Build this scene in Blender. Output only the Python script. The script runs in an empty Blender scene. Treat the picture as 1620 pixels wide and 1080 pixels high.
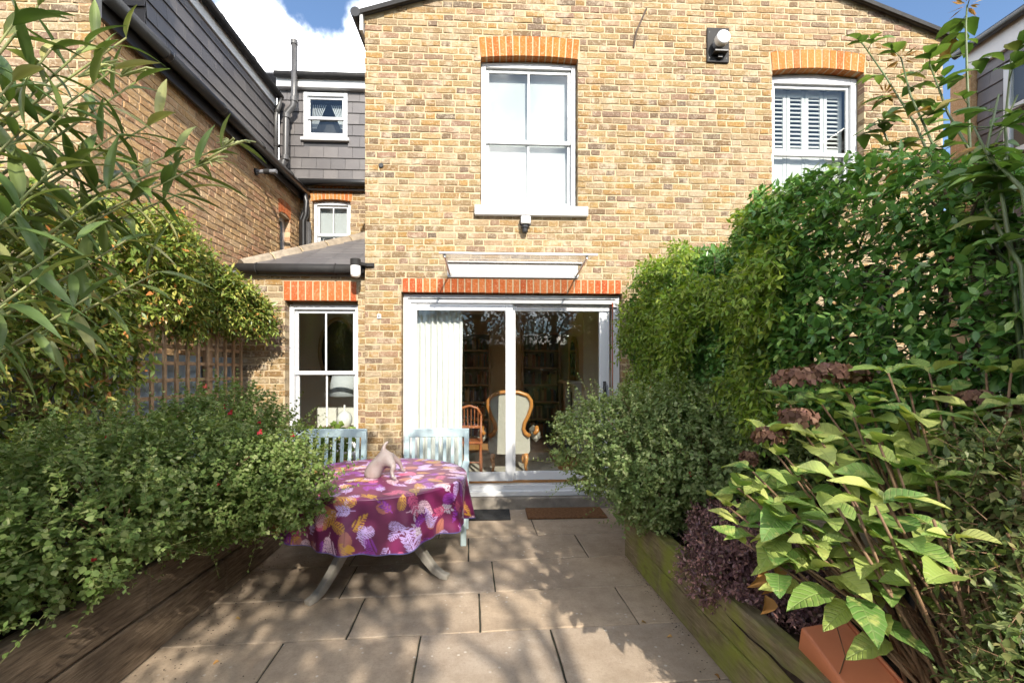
import bpy, bmesh, math, random
import numpy as np
from mathutils import Vector, Matrix

R = math.radians
rng = np.random.default_rng(11)
random.seed(5)
sc = bpy.context.scene
COL = sc.collection

# ------------------------------------------------------------------ camera
YAW = R(2.7)
EYE = 1.57
cam = bpy.data.cameras.new('camera')
cam.sensor_width = 36.0
cam.lens = 16.0
cam.shift_y = 47.0 / 1620.0
cam.clip_start = 0.05
cam.clip_end = 500
camo = bpy.data.objects.new('camera', cam)
COL.objects.link(camo)
camo.location = (0, 0, EYE)
camo.rotation_euler = (R(90), 0, -YAW)
sc.camera = camo

# ------------------------------------------------------------------ sun, sky, exposure
SUN_EL, SUN_AZ = R(31), R(15)
S = np.array([math.sin(SUN_AZ) * math.cos(SUN_EL), -math.cos(SUN_AZ) * math.cos(SUN_EL), math.sin(SUN_EL)])
sun = bpy.data.lights.new('sun', 'SUN')
sun.energy = 2.0
sun.angle = R(0.53)
sun.color = (1.0, 0.93, 0.82)
suno = bpy.data.objects.new('sun', sun)
COL.objects.link(suno)
suno.rotation_euler = Vector(-S).to_track_quat('-Z', 'Y').to_euler()
suno.location = (3, -12, 12)

world = bpy.data.worlds.new('World')
sc.world = world
world.use_nodes = True
wn, wl = world.node_tree.nodes, world.node_tree.links
for n in list(wn):
    wn.remove(n)
wo = wn.new('ShaderNodeOutputWorld')
sky = wn.new('ShaderNodeTexSky')
sky.sky_type = 'NISHITA'
sky.sun_disc = False
sky.sun_elevation = SUN_EL
sky.sun_rotation = math.pi - SUN_AZ
sky.air_density = 1.0
sky.dust_density = 0.0
sky.ozone_density = 3.0
bg = wn.new('ShaderNodeBackground')
bg.inputs['Strength'].default_value = 0.058
wl.new(sky.outputs[0], bg.inputs['Color'])
tc = wn.new('ShaderNodeTexCoord')
n1 = wn.new('ShaderNodeTexNoise')
n1.inputs['Scale'].default_value = 2.6
n1.inputs['Detail'].default_value = 9
n1.inputs['Roughness'].default_value = 0.52
wl.new(tc.outputs['Generated'], n1.inputs['Vector'])
dotn = wn.new('ShaderNodeVectorMath')
dotn.operation = 'DOT_PRODUCT'
dotn.inputs[1].default_value = (-0.345, 0.79, 0.506)
wl.new(tc.outputs['Generated'], dotn.inputs[0])
bias = wn.new('ShaderNodeMapRange')
bias.inputs['From Min'].default_value = 0.93
bias.inputs['From Max'].default_value = 1.0
bias.inputs['To Min'].default_value = 0.0
bias.inputs['To Max'].default_value = 0.11
wl.new(dotn.outputs['Value'], bias.inputs['Value'])
addn = wn.new('ShaderNodeMath')
addn.operation = 'ADD'
wl.new(n1.outputs['Fac'], addn.inputs[0])
wl.new(bias.outputs['Result'], addn.inputs[1])
cr = wn.new('ShaderNodeMapRange')
cr.interpolation_type = 'SMOOTHSTEP'
cr.inputs['From Min'].default_value = 0.535
cr.inputs['From Max'].default_value = 0.62
wl.new(addn.outputs[0], cr.inputs['Value'])
n2 = wn.new('ShaderNodeTexNoise')
n2.inputs['Scale'].default_value = 5.0
n2.inputs['Detail'].default_value = 5
wl.new(tc.outputs['Generated'], n2.inputs['Vector'])
cmix = wn.new('ShaderNodeMix')
cmix.data_type = 'RGBA'
cmix.inputs['A'].default_value = (0.28, 0.31, 0.37, 1)
cmix.inputs['B'].default_value = (1.0, 0.97, 0.92, 1)
cr2 = wn.new('ShaderNodeMapRange')
cr2.inputs['From Min'].default_value = 0.36
cr2.inputs['From Max'].default_value = 0.58
wl.new(n2.outputs['Fac'], cr2.inputs['Value'])
wl.new(cr2.outputs['Result'], cmix.inputs['Factor'])
bg2 = wn.new('ShaderNodeBackground')
bg2.inputs['Strength'].default_value = 2.4
wl.new(cmix.outputs['Result'], bg2.inputs['Color'])
mixw = wn.new('ShaderNodeMixShader')
wl.new(cr.outputs['Result'], mixw.inputs['Fac'])
wl.new(bg.outputs[0], mixw.inputs[1])
wl.new(bg2.outputs[0], mixw.inputs[2])
wl.new(mixw.outputs[0], wo.inputs['Surface'])

sc.view_settings.view_transform = 'Standard'
sc.view_settings.look = 'None'
sc.view_settings.gamma = 1.0
sc.view_settings.exposure = 2.05
sc.cycles.max_bounces = 6
sc.cycles.diffuse_bounces = 4
sc.cycles.glossy_bounces = 3
sc.cycles.caustics_reflective = False
sc.cycles.caustics_refractive = False
sc.cycles.transparent_max_bounces = 16

# ------------------------------------------------------------------ geometry helpers
CA, SA = math.cos(YAW), math.sin(YAW)
def ray(px, py):
    xc, zc = (px - 810) / 720.0, (587 - py) / 720.0
    return np.array([xc * CA + SA, CA - xc * SA, zc])
def at(px, py, Y):            # point of the vertical plane y = Y
    d = ray(px, py)
    t = Y / d[1]
    return np.array([d[0] * t, Y, EYE + d[2] * t])
def atX(px, py, X):           # point of the vertical plane x = X
    d = ray(px, py)
    t = X / d[0]
    return np.array([X, d[1] * t, EYE + d[2] * t])
def atZ(px, py, Z):           # point of the horizontal plane z = Z
    d = ray(px, py)
    t = (Z - EYE) / d[2]
    return np.array([d[0] * t, d[1] * t, Z])
FY = 5.2
def fx(px, py=400, Y=FY):
    return float(at(px, py, Y)[0])
def fz(py, px=800, Y=FY):
    return float(at(px, py, Y)[2])
def nrm(v):
    v = np.asarray(v, float)
    return v / (np.linalg.norm(v, axis=-1, keepdims=True) + 1e-12)

class MB:
    def __init__(s):
        s.v, s.f = [], []
    def add(s, vs, fs):
        o = len(s.v)
        s.v.extend([tuple(map(float, p)) for p in vs])
        s.f.extend([tuple(i + o for i in f) for f in fs])
        return s
    def quad(s, a, b, c, d):
        return s.add([a, b, c, d], [(0, 1, 2, 3)])
    def box(s, x0, x1, y0, y1, z0, z1, ch=0.0, M=None):
        if x1 < x0: x0, x1 = x1, x0
        if y1 < y0: y0, y1 = y1, y0
        if z1 < z0: z0, z1 = z1, z0
        if ch <= 0:
            vs = [(x, y, z) for z in (z0, z1) for y in (y0, y1) for x in (x0, x1)]
            fs = [(0, 2, 3, 1), (4, 5, 7, 6), (0, 1, 5, 4), (2, 6, 7, 3), (0, 4, 6, 2), (1, 3, 7, 5)]
        else:
            ch = min(ch, (x1 - x0) * .45, (y1 - y0) * .45, (z1 - z0) * .45)
            vs, idx = [], {}
            for k, z in enumerate((z0, z1)):
                for j, y in enumerate((y0, y1)):
                    for i, x in enumerate((x0, x1)):
                        sx, sy, sz = (1, -1)[i] * ch, (1, -1)[j] * ch, (1, -1)[k] * ch
                        idx[i, j, k] = len(vs)
                        vs += [(x, y + sy, z + sz), (x + sx, y, z + sz), (x + sx, y + sy, z)]
            q = lambda i, j, k, a: idx[i, j, k] + a
            fs = [(q(0,0,0,0), q(0,0,1,0), q(0,1,1,0), q(0,1,0,0)), (q(1,0,0,0), q(1,1,0,0), q(1,1,1,0), q(1,0,1,0)),
                  (q(0,0,0,1), q(1,0,0,1), q(1,0,1,1), q(0,0,1,1)), (q(0,1,0,1), q(0,1,1,1), q(1,1,1,1), q(1,1,0,1)),
                  (q(0,0,0,2), q(0,1,0,2), q(1,1,0,2), q(1,0,0,2)), (q(0,0,1,2), q(1,0,1,2), q(1,1,1,2), q(0,1,1,2))]
            for j in (0, 1):
                for k in (0, 1):
                    fs.append((q(0,j,k,1), q(1,j,k,1), q(1,j,k,2), q(0,j,k,2)) if (j ^ k) else (q(0,j,k,2), q(1,j,k,2), q(1,j,k,1), q(0,j,k,1)))
            for i in (0, 1):
                for k in (0, 1):
                    fs.append((q(i,0,k,0), q(i,1,k,0), q(i,1,k,2), q(i,0,k,2)) if not (i ^ k) else (q(i,0,k,2), q(i,1,k,2), q(i,1,k,0), q(i,0,k,0)))
            for i in (0, 1):
                for j in (0, 1):
                    fs.append((q(i,j,0,0), q(i,j,1,0), q(i,j,1,1), q(i,j,0,1)) if (i ^ j) else (q(i,j,0,1), q(i,j,1,1), q(i,j,1,0), q(i,j,0,0)))
            for i in (0, 1):
                for j in (0, 1):
                    for k in (0, 1):
                        b = idx[i, j, k]
                        fs.append((b, b + 1, b + 2) if (i ^ j ^ k) else (b, b + 2, b + 1))
        if M is not None:
            vs = [tuple(M @ Vector(p)) for p in vs]
        return s.add(vs, fs)
    def bar(s, a, b, w, h, up=(0, 0, 1), ch=0.0):       # rectangular bar from a to b
        a, b = Vector(a), Vector(b)
        d = b - a
        L = d.length
        d.normalize()
        u = Vector(up)
        x = d.cross(u)
        if x.length < 1e-4:
            x = d.cross(Vector((1, 0, 0)))
        x.normalize()
        z = x.cross(d)
        M = Matrix(((x[0], d[0], z[0], a[0]), (x[1], d[1], z[1], a[1]), (x[2], d[2], z[2], a[2]), (0, 0, 0, 1)))
        return s.box(-w / 2, w / 2, 0, L, -h / 2, h / 2, ch, M)
    def tube(s, pts, rad, n=8, cap=True):
        pts = [Vector(p) for p in pts]
        if not hasattr(rad, '__len__'):
            rad = [rad] * len(pts)
        o = len(s.v)
        prev = None
        for i, p in enumerate(pts):
            d = (pts[min(i + 1, len(pts) - 1)] - pts[max(i - 1, 0)])
            if d.length < 1e-9: d = Vector((0, 0, 1))
            d.normalize()
            if prev is None:
                x = d.cross(Vector((0, 0, 1)))
                if x.length < 1e-3: x = d.cross(Vector((1, 0, 0)))
            else:
                x = prev - d * prev.dot(d)
                if x.length < 1e-6: x = d.cross(Vector((1, 0, 0)))
            x.normalize()
            prev = x
            y = d.cross(x)
            for k in range(n):
                t = 2 * math.pi * k / n
                s.v.append(tuple(p + (x * math.cos(t) + y * math.sin(t)) * rad[i]))
        for i in range(len(pts) - 1):
            for k in range(n):
                a, b = o + i * n + k, o + i * n + (k + 1) % n
                s.f.append((a, b, b + n, a + n))
        if cap:
            s.f.append(tuple(o + k for k in reversed(range(n))))
            s.f.append(tuple(o + (len(pts) - 1) * n + k for k in range(n)))
        return s
    def lathe(s, c, prof, n=20, axis=(0, 0, 1)):         # prof: (radius, height)
        ax = Vector(axis).normalized()
        x = ax.orthogonal().normalized()
        y = ax.cross(x)
        o = len(s.v)
        c = Vector(c)
        for r, h in prof:
            for k in range(n):
                t = 2 * math.pi * k / n
                s.v.append(tuple(c + ax * h + (x * math.cos(t) + y * math.sin(t)) * r))
        for i in range(len(prof) - 1):
            for k in range(n):
                a, b = o + i * n + k, o + i * n + (k + 1) % n
                s.f.append((a, b, b + n, a + n))
        s.f.append(tuple(o + k for k in reversed(range(n))))
        s.f.append(tuple(o + (len(prof) - 1) * n + k for k in range(n)))
        return s
    def prism(s, poly, d):                                # polygon (3d points) extruded by vector d
        n = len(poly)
        d = np.array(d, float)
        vs = [np.array(p, float) for p in poly] + [np.array(p, float) + d for p in poly]
        fs = [tuple(reversed(range(n))), tuple(range(n, 2 * n))]
        fs += [(i, (i + 1) % n, (i + 1) % n + n, i + n) for i in range(n)]
        return s.add(vs, fs)
    def build(s, name, mat, parent=None, smooth=False):
        off = root_loc(parent)
        me = bpy.data.meshes.new(name)
        me.from_pydata([(a - off[0], b - off[1], c - off[2]) for a, b, c in s.v], [], s.f)
        if mat: me.materials.append(mat)
        if smooth:
            me.polygons.foreach_set('use_smooth', [True] * len(me.polygons))
        me.update()
        return link(name, me, parent)

ROOT = {}
def root_loc(o):
    return ROOT.get(o.name, (0, 0, 0)) if o is not None else (0, 0, 0)
def link(name, data, parent=None):
    o = bpy.data.objects.new(name, data)
    COL.objects.link(o)
    if parent is not None:
        o.parent = parent
        ROOT[o.name] = root_loc(parent)
    return o
def thing(name, loc, label, cat, group=None):
    o = bpy.data.objects.new(name, None)
    o.empty_display_size = 0.1
    COL.objects.link(o)
    o.location = loc
    ROOT[o.name] = tuple(loc)
    return tag(o, label, cat, group)
def tag(o, label, cat, group=None):
    o['label'] = label
    o['category'] = cat
    if group: o['group'] = group
    return o
def struct(o):
    o['kind'] = 'structure'
    return o
def stuff(o):
    o['kind'] = 'stuff'
    return o
def place(name, me, parent, loc, rot=None):              # a shared mesh as a part of a thing
    o = link(name, me, parent)
    r = root_loc(parent)
    if rot is None:
        o.location = (loc[0] - r[0], loc[1] - r[1], loc[2] - r[2])
    else:
        M = rot.to_4x4() if len(rot) == 3 else rot
        M = M.copy()
        M.translation = (loc[0] - r[0], loc[1] - r[1], loc[2] - r[2])
        o.matrix_basis = M
    return o
def np_mesh(name, V, F, mat, parent=None, smooth=False):
    me = bpy.data.meshes.new(name)
    V = np.asarray(V, np.float32) - np.asarray(root_loc(parent), np.float32)
    F = np.asarray(F, np.int32)
    k = F.shape[1]
    me.vertices.add(len(V))
    me.vertices.foreach_set('co', V.ravel())
    me.loops.add(F.size)
    me.loops.foreach_set('vertex_index', F.ravel())
    me.polygons.add(len(F))
    me.polygons.foreach_set('loop_start', np.arange(0, F.size, k, dtype=np.int32))
    if smooth:
        me.polygons.foreach_set('use_smooth', np.ones(len(F), bool))
    me.materials.append(mat)
    me.update(calc_edges=True)
    return link(name, me, parent)

# ------------------------------------------------------------------ materials
def new_mat(name):
    m = bpy.data.materials.new(name)
    m.use_nodes = True
    nt = m.node_tree
    return m, nt.nodes, nt.links, nt.nodes['Principled BSDF']
def noise(nd, lk, scale, detail=4, coord='pos', rough=0.55, stretch=None):
    n = nd.new('ShaderNodeTexNoise')
    n.inputs['Scale'].default_value = scale
    n.inputs['Detail'].default_value = detail
    n.inputs['Roughness'].default_value = rough
    if coord == 'pos':
        g = nd.new('ShaderNodeNewGeometry')
        src = g.outputs['Position']
    else:
        g = nd.new('ShaderNodeTexCoord')
        src = g.outputs['Object']
    if stretch:
        mp = nd.new('ShaderNodeMapping')
        mp.inputs['Scale'].default_value = stretch
        lk.new(src, mp.inputs['Vector'])
        src = mp.outputs['Vector']
    lk.new(src, n.inputs['Vector'])
    return n.outputs['Fac']
def ramp(nd, lk, fac, stops, interp='LINEAR'):
    r = nd.new('ShaderNodeValToRGB')
    r.color_ramp.interpolation = interp
    e = r.color_ramp.elements
    while len(e) < len(stops):
        e.new(0.5)
    for i, (p, c) in enumerate(stops):
        e[i].position = p
        e[i].color = (*c, 1) if len(c) == 3 else c
    lk.new(fac, r.inputs['Fac'])
    return r.outputs['Color']
def mixc(nd, lk, fac, a, b, mode='MIX'):
    m = nd.new('ShaderNodeMix')
    m.data_type = 'RGBA'
    m.blend_type = mode
    for key, val in (('Factor', fac), ('A', a), ('B', b)):
        if isinstance(val, (int, float)):
            m.inputs[key].default_value = val
        elif isinstance(val, tuple):
            m.inputs[key].default_value = (*val, 1)
        else:
            lk.new(val, m.inputs[key])
    return m.outputs['Result']
def maprange(nd, lk, v, a, b, c=0.0, d=1.0):
    m = nd.new('ShaderNodeMapRange')
    for k, x in (('From Min', a), ('From Max', b), ('To Min', c), ('To Max', d)):
        m.inputs[k].default_value = x
    lk.new(v, m.inputs['Value'])
    return m.outputs['Result']
def bump(nd, lk, h, bsdf, strength=0.3, dist=0.01):
    b = nd.new('ShaderNodeBump')
    b.inputs['Strength'].default_value = strength
    b.inputs['Distance'].default_value = dist
    lk.new(h, b.inputs['Height'])
    lk.new(b.outputs['Normal'], bsdf.inputs['Normal'])
def rnd(nd, lk):                                          # one random number per piece
    g = nd.new('ShaderNodeNewGeometry')
    o = nd.new('ShaderNodeObjectInfo')
    a = nd.new('ShaderNodeMath')
    a.operation = 'ADD'
    lk.new(g.outputs['Random Per Island'], a.inputs[0])
    lk.new(o.outputs['Random'], a.inputs[1])
    f = nd.new('ShaderNodeMath')
    f.operation = 'FRACT'
    lk.new(a.outputs[0], f.inputs[0])
    return f.outputs[0]
def plain(name, c, rough=0.5, var=0.12, scale=6, bmp=0.0, metal=0.0, spec=0.5, c2=None, stretch=None, fine=None):
    m, nd, lk, b = new_mat(name)
    f = noise(nd, lk, scale, 5, stretch=stretch)
    c2 = c2 or tuple(x * (1 - 2 * var) for x in c)
    col = ramp(nd, lk, f, [(0.3, c2), (0.7, c)])
    lk.new(col, b.inputs['Base Color'])
    b.inputs['Roughness'].default_value = rough
    b.inputs['Metallic'].default_value = metal
    b.inputs['Specular IOR Level'].default_value = spec
    if bmp:
        bump(nd, lk, noise(nd, lk, fine or scale * 8, 5, stretch=stretch), b, bmp)
    return m

def brick_mat(name, stops, smear, smear_amt, dark=0.35):
    m, nd, lk, b = new_mat(name)
    r = rnd(nd, lk)
    col = ramp(nd, lk, r, stops)
    n = noise(nd, lk, 15, 7, rough=0.7, stretch=(1, 1, 1.6))
    col = mixc(nd, lk, maprange(nd, lk, n, 0.42, 0.72, 0.0, dark), col, (0.13, 0.085, 0.05))
    n2 = noise(nd, lk, 6.5, 8, rough=0.75)
    col = mixc(nd, lk, maprange(nd, lk, n2, 0.51, 0.66, 0.0, smear_amt), col, smear)
    n3 = noise(nd, lk, 45, 4, rough=0.65)
    col = mixc(nd, lk, maprange(nd, lk, n3, 0.52, 0.68, 0.0, 0.6), col, smear)
    n4 = noise(nd, lk, 0.75, 3)
    col = mixc(nd, lk, maprange(nd, lk, n4, 0.45, 0.7, 0.0, 0.2), col, (0.46, 0.30, 0.14))
    lk.new(col, b.inputs['Base Color'])
    b.inputs['Roughness'].default_value = 0.92
    b.inputs['Specular IOR Level'].default_value = 0.2
    bump(nd, lk, noise(nd, lk, 70, 7, rough=0.7), b, 0.8, 0.009)
    return m
MAT = {}
MAT['brick'] = brick_mat('stock_brick', [(0.0, (0.281, 0.182, 0.076)), (0.12, (0.315, 0.223, 0.104)), (0.22, (0.128, 0.085, 0.052)),
    (0.34, (0.315, 0.182, 0.056)), (0.46, (0.213, 0.147, 0.090)), (0.58, (0.332, 0.254, 0.146)), (0.68, (0.246, 0.147, 0.100)), (0.80, (0.119, 0.089, 0.066)),
    (0.90, (0.315, 0.205, 0.081)), (1.0, (0.375, 0.302, 0.207))], (0.476, 0.400, 0.293), 0.8, 0.6)
MAT['brick_dark'] = brick_mat('weathered_stock_brick', [(0.0, (0.513, 0.324, 0.149)), (0.2, (0.378, 0.223, 0.108)), (0.4, (0.567, 0.365, 0.176)), (0.6, (0.297, 0.182, 0.101)),
    (0.8, (0.459, 0.243, 0.135)), (1.0, (0.594, 0.419, 0.230))], (0.648, 0.499, 0.338), 0.35)
MAT['red_brick'] = brick_mat('red_rubber_brick', [(0.0, (0.40, 0.085, 0.022)), (0.35, (0.46, 0.12, 0.03)), (0.7, (0.35, 0.065, 0.018)), (1.0, (0.48, 0.15, 0.045))], (0.58, 0.34, 0.2), 0.18, 0.2)
MAT['orange_brick'] = brick_mat('orange_rubber_brick', [(0.0, (0.405, 0.119, 0.019)), (0.4, (0.458, 0.150, 0.026)), (0.7, (0.370, 0.088, 0.018)), (1.0, (0.475, 0.185, 0.044))], (0.546, 0.370, 0.220), 0.18, 0.2)
MAT['mortar'] = plain('lime_mortar', (0.498, 0.396, 0.258), 0.95, scale=7, c2=(0.392, 0.300, 0.184), bmp=0.5, fine=60, spec=0.1)
MAT['mortar_dark'] = plain('old_mortar', (0.525, 0.400, 0.250), 0.95, scale=7, c2=(0.375, 0.275, 0.175), bmp=0.5, fine=60, spec=0.1)
MAT['white'] = plain('white_upvc', (0.60, 0.605, 0.61), 0.3, 0.015, 3)
MAT['white_paint'] = plain('white_paint', (0.58, 0.575, 0.565), 0.45, 0.03, 9, bmp=0.05)
MAT['black'] = plain('black_plastic', (0.017, 0.0165, 0.0165), 0.38, 0.15, 8)
MAT['grey_plastic'] = plain('grey_plastic', (0.034, 0.032, 0.031), 0.6, 0.15, 9, spec=0.15)
MAT['pipe'] = plain('weathered_pipe', (0.075, 0.072, 0.07), 0.35, 0.15, 9)
MAT['lead'] = plain('lead_grey', (0.20, 0.205, 0.22), 0.6, 0.15, 12, bmp=0.1)
MAT['coping'] = plain('coping_stone', (0.34, 0.28, 0.21), 0.9, scale=14, c2=(0.20, 0.165, 0.125), bmp=0.5, fine=70, spec=0.2)
MAT['steel'] = plain('brushed_steel', (0.55, 0.52, 0.49), 0.35, 0.1, 20, metal=1.0)
MAT['concrete'] = plain('concrete', (0.30, 0.265, 0.22), 0.9, scale=8, c2=(0.18, 0.155, 0.125), bmp=0.4, fine=60, spec=0.2)
MAT['blind'] = plain('white_blind', (0.46, 0.47, 0.485), 0.8, 0.01, 3, spec=0.1)
MAT['terracotta'] = plain('terracotta_plastic', (0.64, 0.22, 0.10), 0.42, scale=5, c2=(0.56, 0.18, 0.08), bmp=0.05)
MAT['table_paint'] = plain('grey_table_paint', (0.36, 0.33, 0.28), 0.5, 0.12, 12, bmp=0.06)
MAT['bench'] = plain('pale_blue_wood_paint', (0.58, 0.71, 0.71), 0.55, scale=9, c2=(0.50, 0.63, 0.64), bmp=0.15, stretch=(4, 4, 1))
MAT['trellis'] = plain('trellis_wood', (0.52, 0.34, 0.20), 0.85, scale=18, c2=(0.34, 0.205, 0.11), bmp=0.3)
MAT['fence'] = plain('blue_grey_fence_paint', (0.46, 0.53, 0.58), 0.7, scale=6, c2=(0.28, 0.36, 0.42), bmp=0.25, stretch=(1, 6, 1))
MAT['dark_wood'] = plain('dark_batten_wood', (0.12, 0.085, 0.06), 0.85, scale=15, c2=(0.06, 0.042, 0.03), bmp=0.3)
MAT['soil'] = plain('soil', (0.055, 0.038, 0.026), 0.95, scale=22, c2=(0.022, 0.015, 0.01), bmp=1.0, fine=80, spec=0.1)
MAT['bark'] = plain('bark', (0.17, 0.115, 0.07), 0.9, scale=20, c2=(0.085, 0.055, 0.035), bmp=0.6)
MAT['green_stem'] = plain('green_stem', (0.27, 0.32, 0.09), 0.55, scale=14, c2=(0.19, 0.17, 0.07))
MAT['brown_stem'] = plain('brown_stem', (0.26, 0.155, 0.08), 0.7, scale=20, c2=(0.12, 0.065, 0.035), bmp=0.2)
MAT['pale_pod'] = plain('pale_pod', (0.55, 0.56, 0.24), 0.5, scale=20, c2=(0.42, 0.43, 0.16))
MAT['oak'] = plain('polished_orange_wood', (0.50, 0.22, 0.055), 0.3, scale=16, c2=(0.36, 0.13, 0.03), stretch=(1, 1, 0.2))
MAT['upholstery'] = plain('grey_upholstery', (0.44, 0.41, 0.35), 0.9, 0.05, 30, bmp=0.1, spec=0.1)
MAT['plaster'] = plain('cream_plaster', (0.80, 0.71, 0.55), 0.85, 0.02, 3, spec=0.2)
MAT['plaster_white'] = plain('white_plaster', (0.72, 0.69, 0.63), 0.85, 0.02, 3, spec=0.2)
MAT['rug'] = plain('pale_rug', (0.55, 0.50, 0.42), 0.95, scale=30, c2=(0.40, 0.36, 0.30), bmp=0.3, spec=0.05)
MAT['mat_black'] = plain('black_rubber_mat', (0.03, 0.03, 0.03), 0.85, scale=90, c2=(0.012, 0.012, 0.012), bmp=0.8, fine=260)
MAT['mat_brown'] = plain('coir_mat', (0.26, 0.135, 0.065), 0.95, scale=40, c2=(0.13, 0.065, 0.035), bmp=0.9, fine=240, spec=0.05)
MAT['iron'] = plain('black_iron', (0.02, 0.02, 0.02), 0.5, 0.1, 20)
MAT['gilt'] = plain('gilt_frame', (0.42, 0.27, 0.10), 0.4, 0.15, 30)
MAT['ceramic'] = plain('white_ceramic', (0.76, 0.75, 0.72), 0.2, 0.02, 5)
MAT['dog'] = plain('painted_dog_plaster', (0.30, 0.265, 0.25), 0.5, scale=13, c2=(0.23, 0.17, 0.155), bmp=0.1)
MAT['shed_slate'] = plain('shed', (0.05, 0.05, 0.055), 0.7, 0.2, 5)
MAT['book_shade'] = plain('bookcase_wood', (0.48, 0.36, 0.23), 0.5, 0.1, 12)
MAT['old_house'] = plain('distant_brick', (0.20, 0.13, 0.085), 0.9, 0.2, 3)
MAT['box_board'] = plain('pale_timber_board', (0.36, 0.29, 0.18), 0.85, scale=7, c2=(0.24, 0.185, 0.11), bmp=0.3, stretch=(3, 3, 12))

def slate_mat():
    m, nd, lk, b = new_mat('grey_slate')
    c = ramp(nd, lk, rnd(nd, lk), [(0, (0.095, 0.087, 0.085)), (0.5, (0.115, 0.104, 0.10)), (1, (0.14, 0.127, 0.12))])
    c = mixc(nd, lk, maprange(nd, lk, noise(nd, lk, 5, 5), 0.4, 0.7, 0, 0.35), c, (0.075, 0.068, 0.07))
    lk.new(c, b.inputs['Base Color'])
    b.inputs['Roughness'].default_value = 0.42
    bump(nd, lk, noise(nd, lk, 40, 4), b, 0.15)
    return m
MAT['slate'] = slate_mat()

def paving_mat():
    m, nd, lk, b = new_mat('sandstone_paving')
    c = ramp(nd, lk, rnd(nd, lk), [(0, (0.50, 0.385, 0.27)), (0.35, (0.45, 0.36, 0.27)), (0.7, (0.52, 0.40, 0.28)), (1, (0.44, 0.36, 0.28))])
    c = mixc(nd, lk, maprange(nd, lk, noise(nd, lk, 1.7, 6, rough=0.65), 0.36, 0.66, 0.0, 0.55), c, (0.28, 0.21, 0.145))
    c = mixc(nd, lk, maprange(nd, lk, noise(nd, lk, 60, 6, rough=0.8), 0.5, 0.75, 0.0, 0.5), c, (0.14, 0.10, 0.075))
    c = mixc(nd, lk, maprange(nd, lk, noise(nd, lk, 8, 8, rough=0.72), 0.44, 0.66, 0.0, 0.45), c, (0.24, 0.175, 0.12))
    c = mixc(nd, lk, maprange(nd, lk, noise(nd, lk, 150, 3, rough=0.8), 0.60, 0.70, 0.0, 0.7), c, (0.55, 0.45, 0.34))
    # pale lichen spots
    v = nd.new('ShaderNodeTexVoronoi')
    v.inputs['Scale'].default_value = 17
    g = nd.new('ShaderNodeNewGeometry')
    lk.new(g.outputs['Position'], v.inputs['Vector'])
    spot = maprange(nd, lk, v.outputs['Distance'], 0.10, 0.17, 1.0, 0.0)
    msk = maprange(nd, lk, noise(nd, lk, 1.5, 3), 0.42, 0.56, 0.0, 0.85)
    sel = nd.new('ShaderNodeSeparateColor')
    lk.new(v.outputs['Color'], sel.inputs[0])
    gate = maprange(nd, lk, sel.outputs[0], 0.45, 0.52, 0.0, 1.0)
    mm = nd.new('ShaderNodeMath'); mm.operation = 'MULTIPLY'
    lk.new(spot, mm.inputs[0]); lk.new(msk, mm.inputs[1])
    mm2 = nd.new('ShaderNodeMath'); mm2.operation = 'MULTIPLY'
    lk.new(mm.outputs[0], mm2.inputs[0]); lk.new(gate, mm2.inputs[1])
    c = mixc(nd, lk, mm2.outputs[0], c, (0.62, 0.56, 0.47))
    lk.new(c, b.inputs['Base Color'])
    b.inputs['Roughness'].default_value = 0.8
    b.inputs['Specular IOR Level'].default_value = 0.3
    bump(nd, lk, noise(nd, lk, 90, 7, rough=0.8), b, 0.9, 0.006)
    return m
MAT['paving'] = paving_mat()
MAT['joint'] = plain('mossy_joint', (0.06, 0.06, 0.03), 0.95, scale=5, c2=(0.025, 0.022, 0.016), bmp=0.6, fine=90)

def sleeper_mat(name, moss):
    m, nd, lk, b = new_mat(name)
    g = noise(nd, lk, 9, 7, stretch=(6, 0.9, 9), rough=0.65)
    c = ramp(nd, lk, g, [(0.3, (0.085, 0.062, 0.042)), (0.5, (0.20, 0.145, 0.095)), (0.72, (0.32, 0.24, 0.165))])
    c = mixc(nd, lk, maprange(nd, lk, noise(nd, lk, 2.5, 4), 0.45, 0.7, 0.0, 0.6), c, (0.07, 0.045, 0.03))
    if moss:
        k = noise(nd, lk, 3.2, 6, rough=0.6)
        c = mixc(nd, lk, maprange(nd, lk, k, 0.40, 0.62, 0.15, 0.9), c, (0.20, 0.22, 0.035))
        k2 = noise(nd, lk, 7, 4, stretch=(1, 1, 3))
        c = mixc(nd, lk, maprange(nd, lk, k2, 0.55, 0.72, 0.0, 0.6), c, (0.10, 0.075, 0.04))
    lk.new(c, b.inputs['Base Color'])
    b.inputs['Roughness'].default_value = 0.88
    b.inputs['Specular IOR Level'].default_value = 0.2
    bump(nd, lk, g, b, 0.6, 0.012)
    return m
MAT['sleeper'] = sleeper_mat('timber_sleeper', False)
MAT['sleeper_moss'] = sleeper_mat('mossy_sleeper', True)

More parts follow.
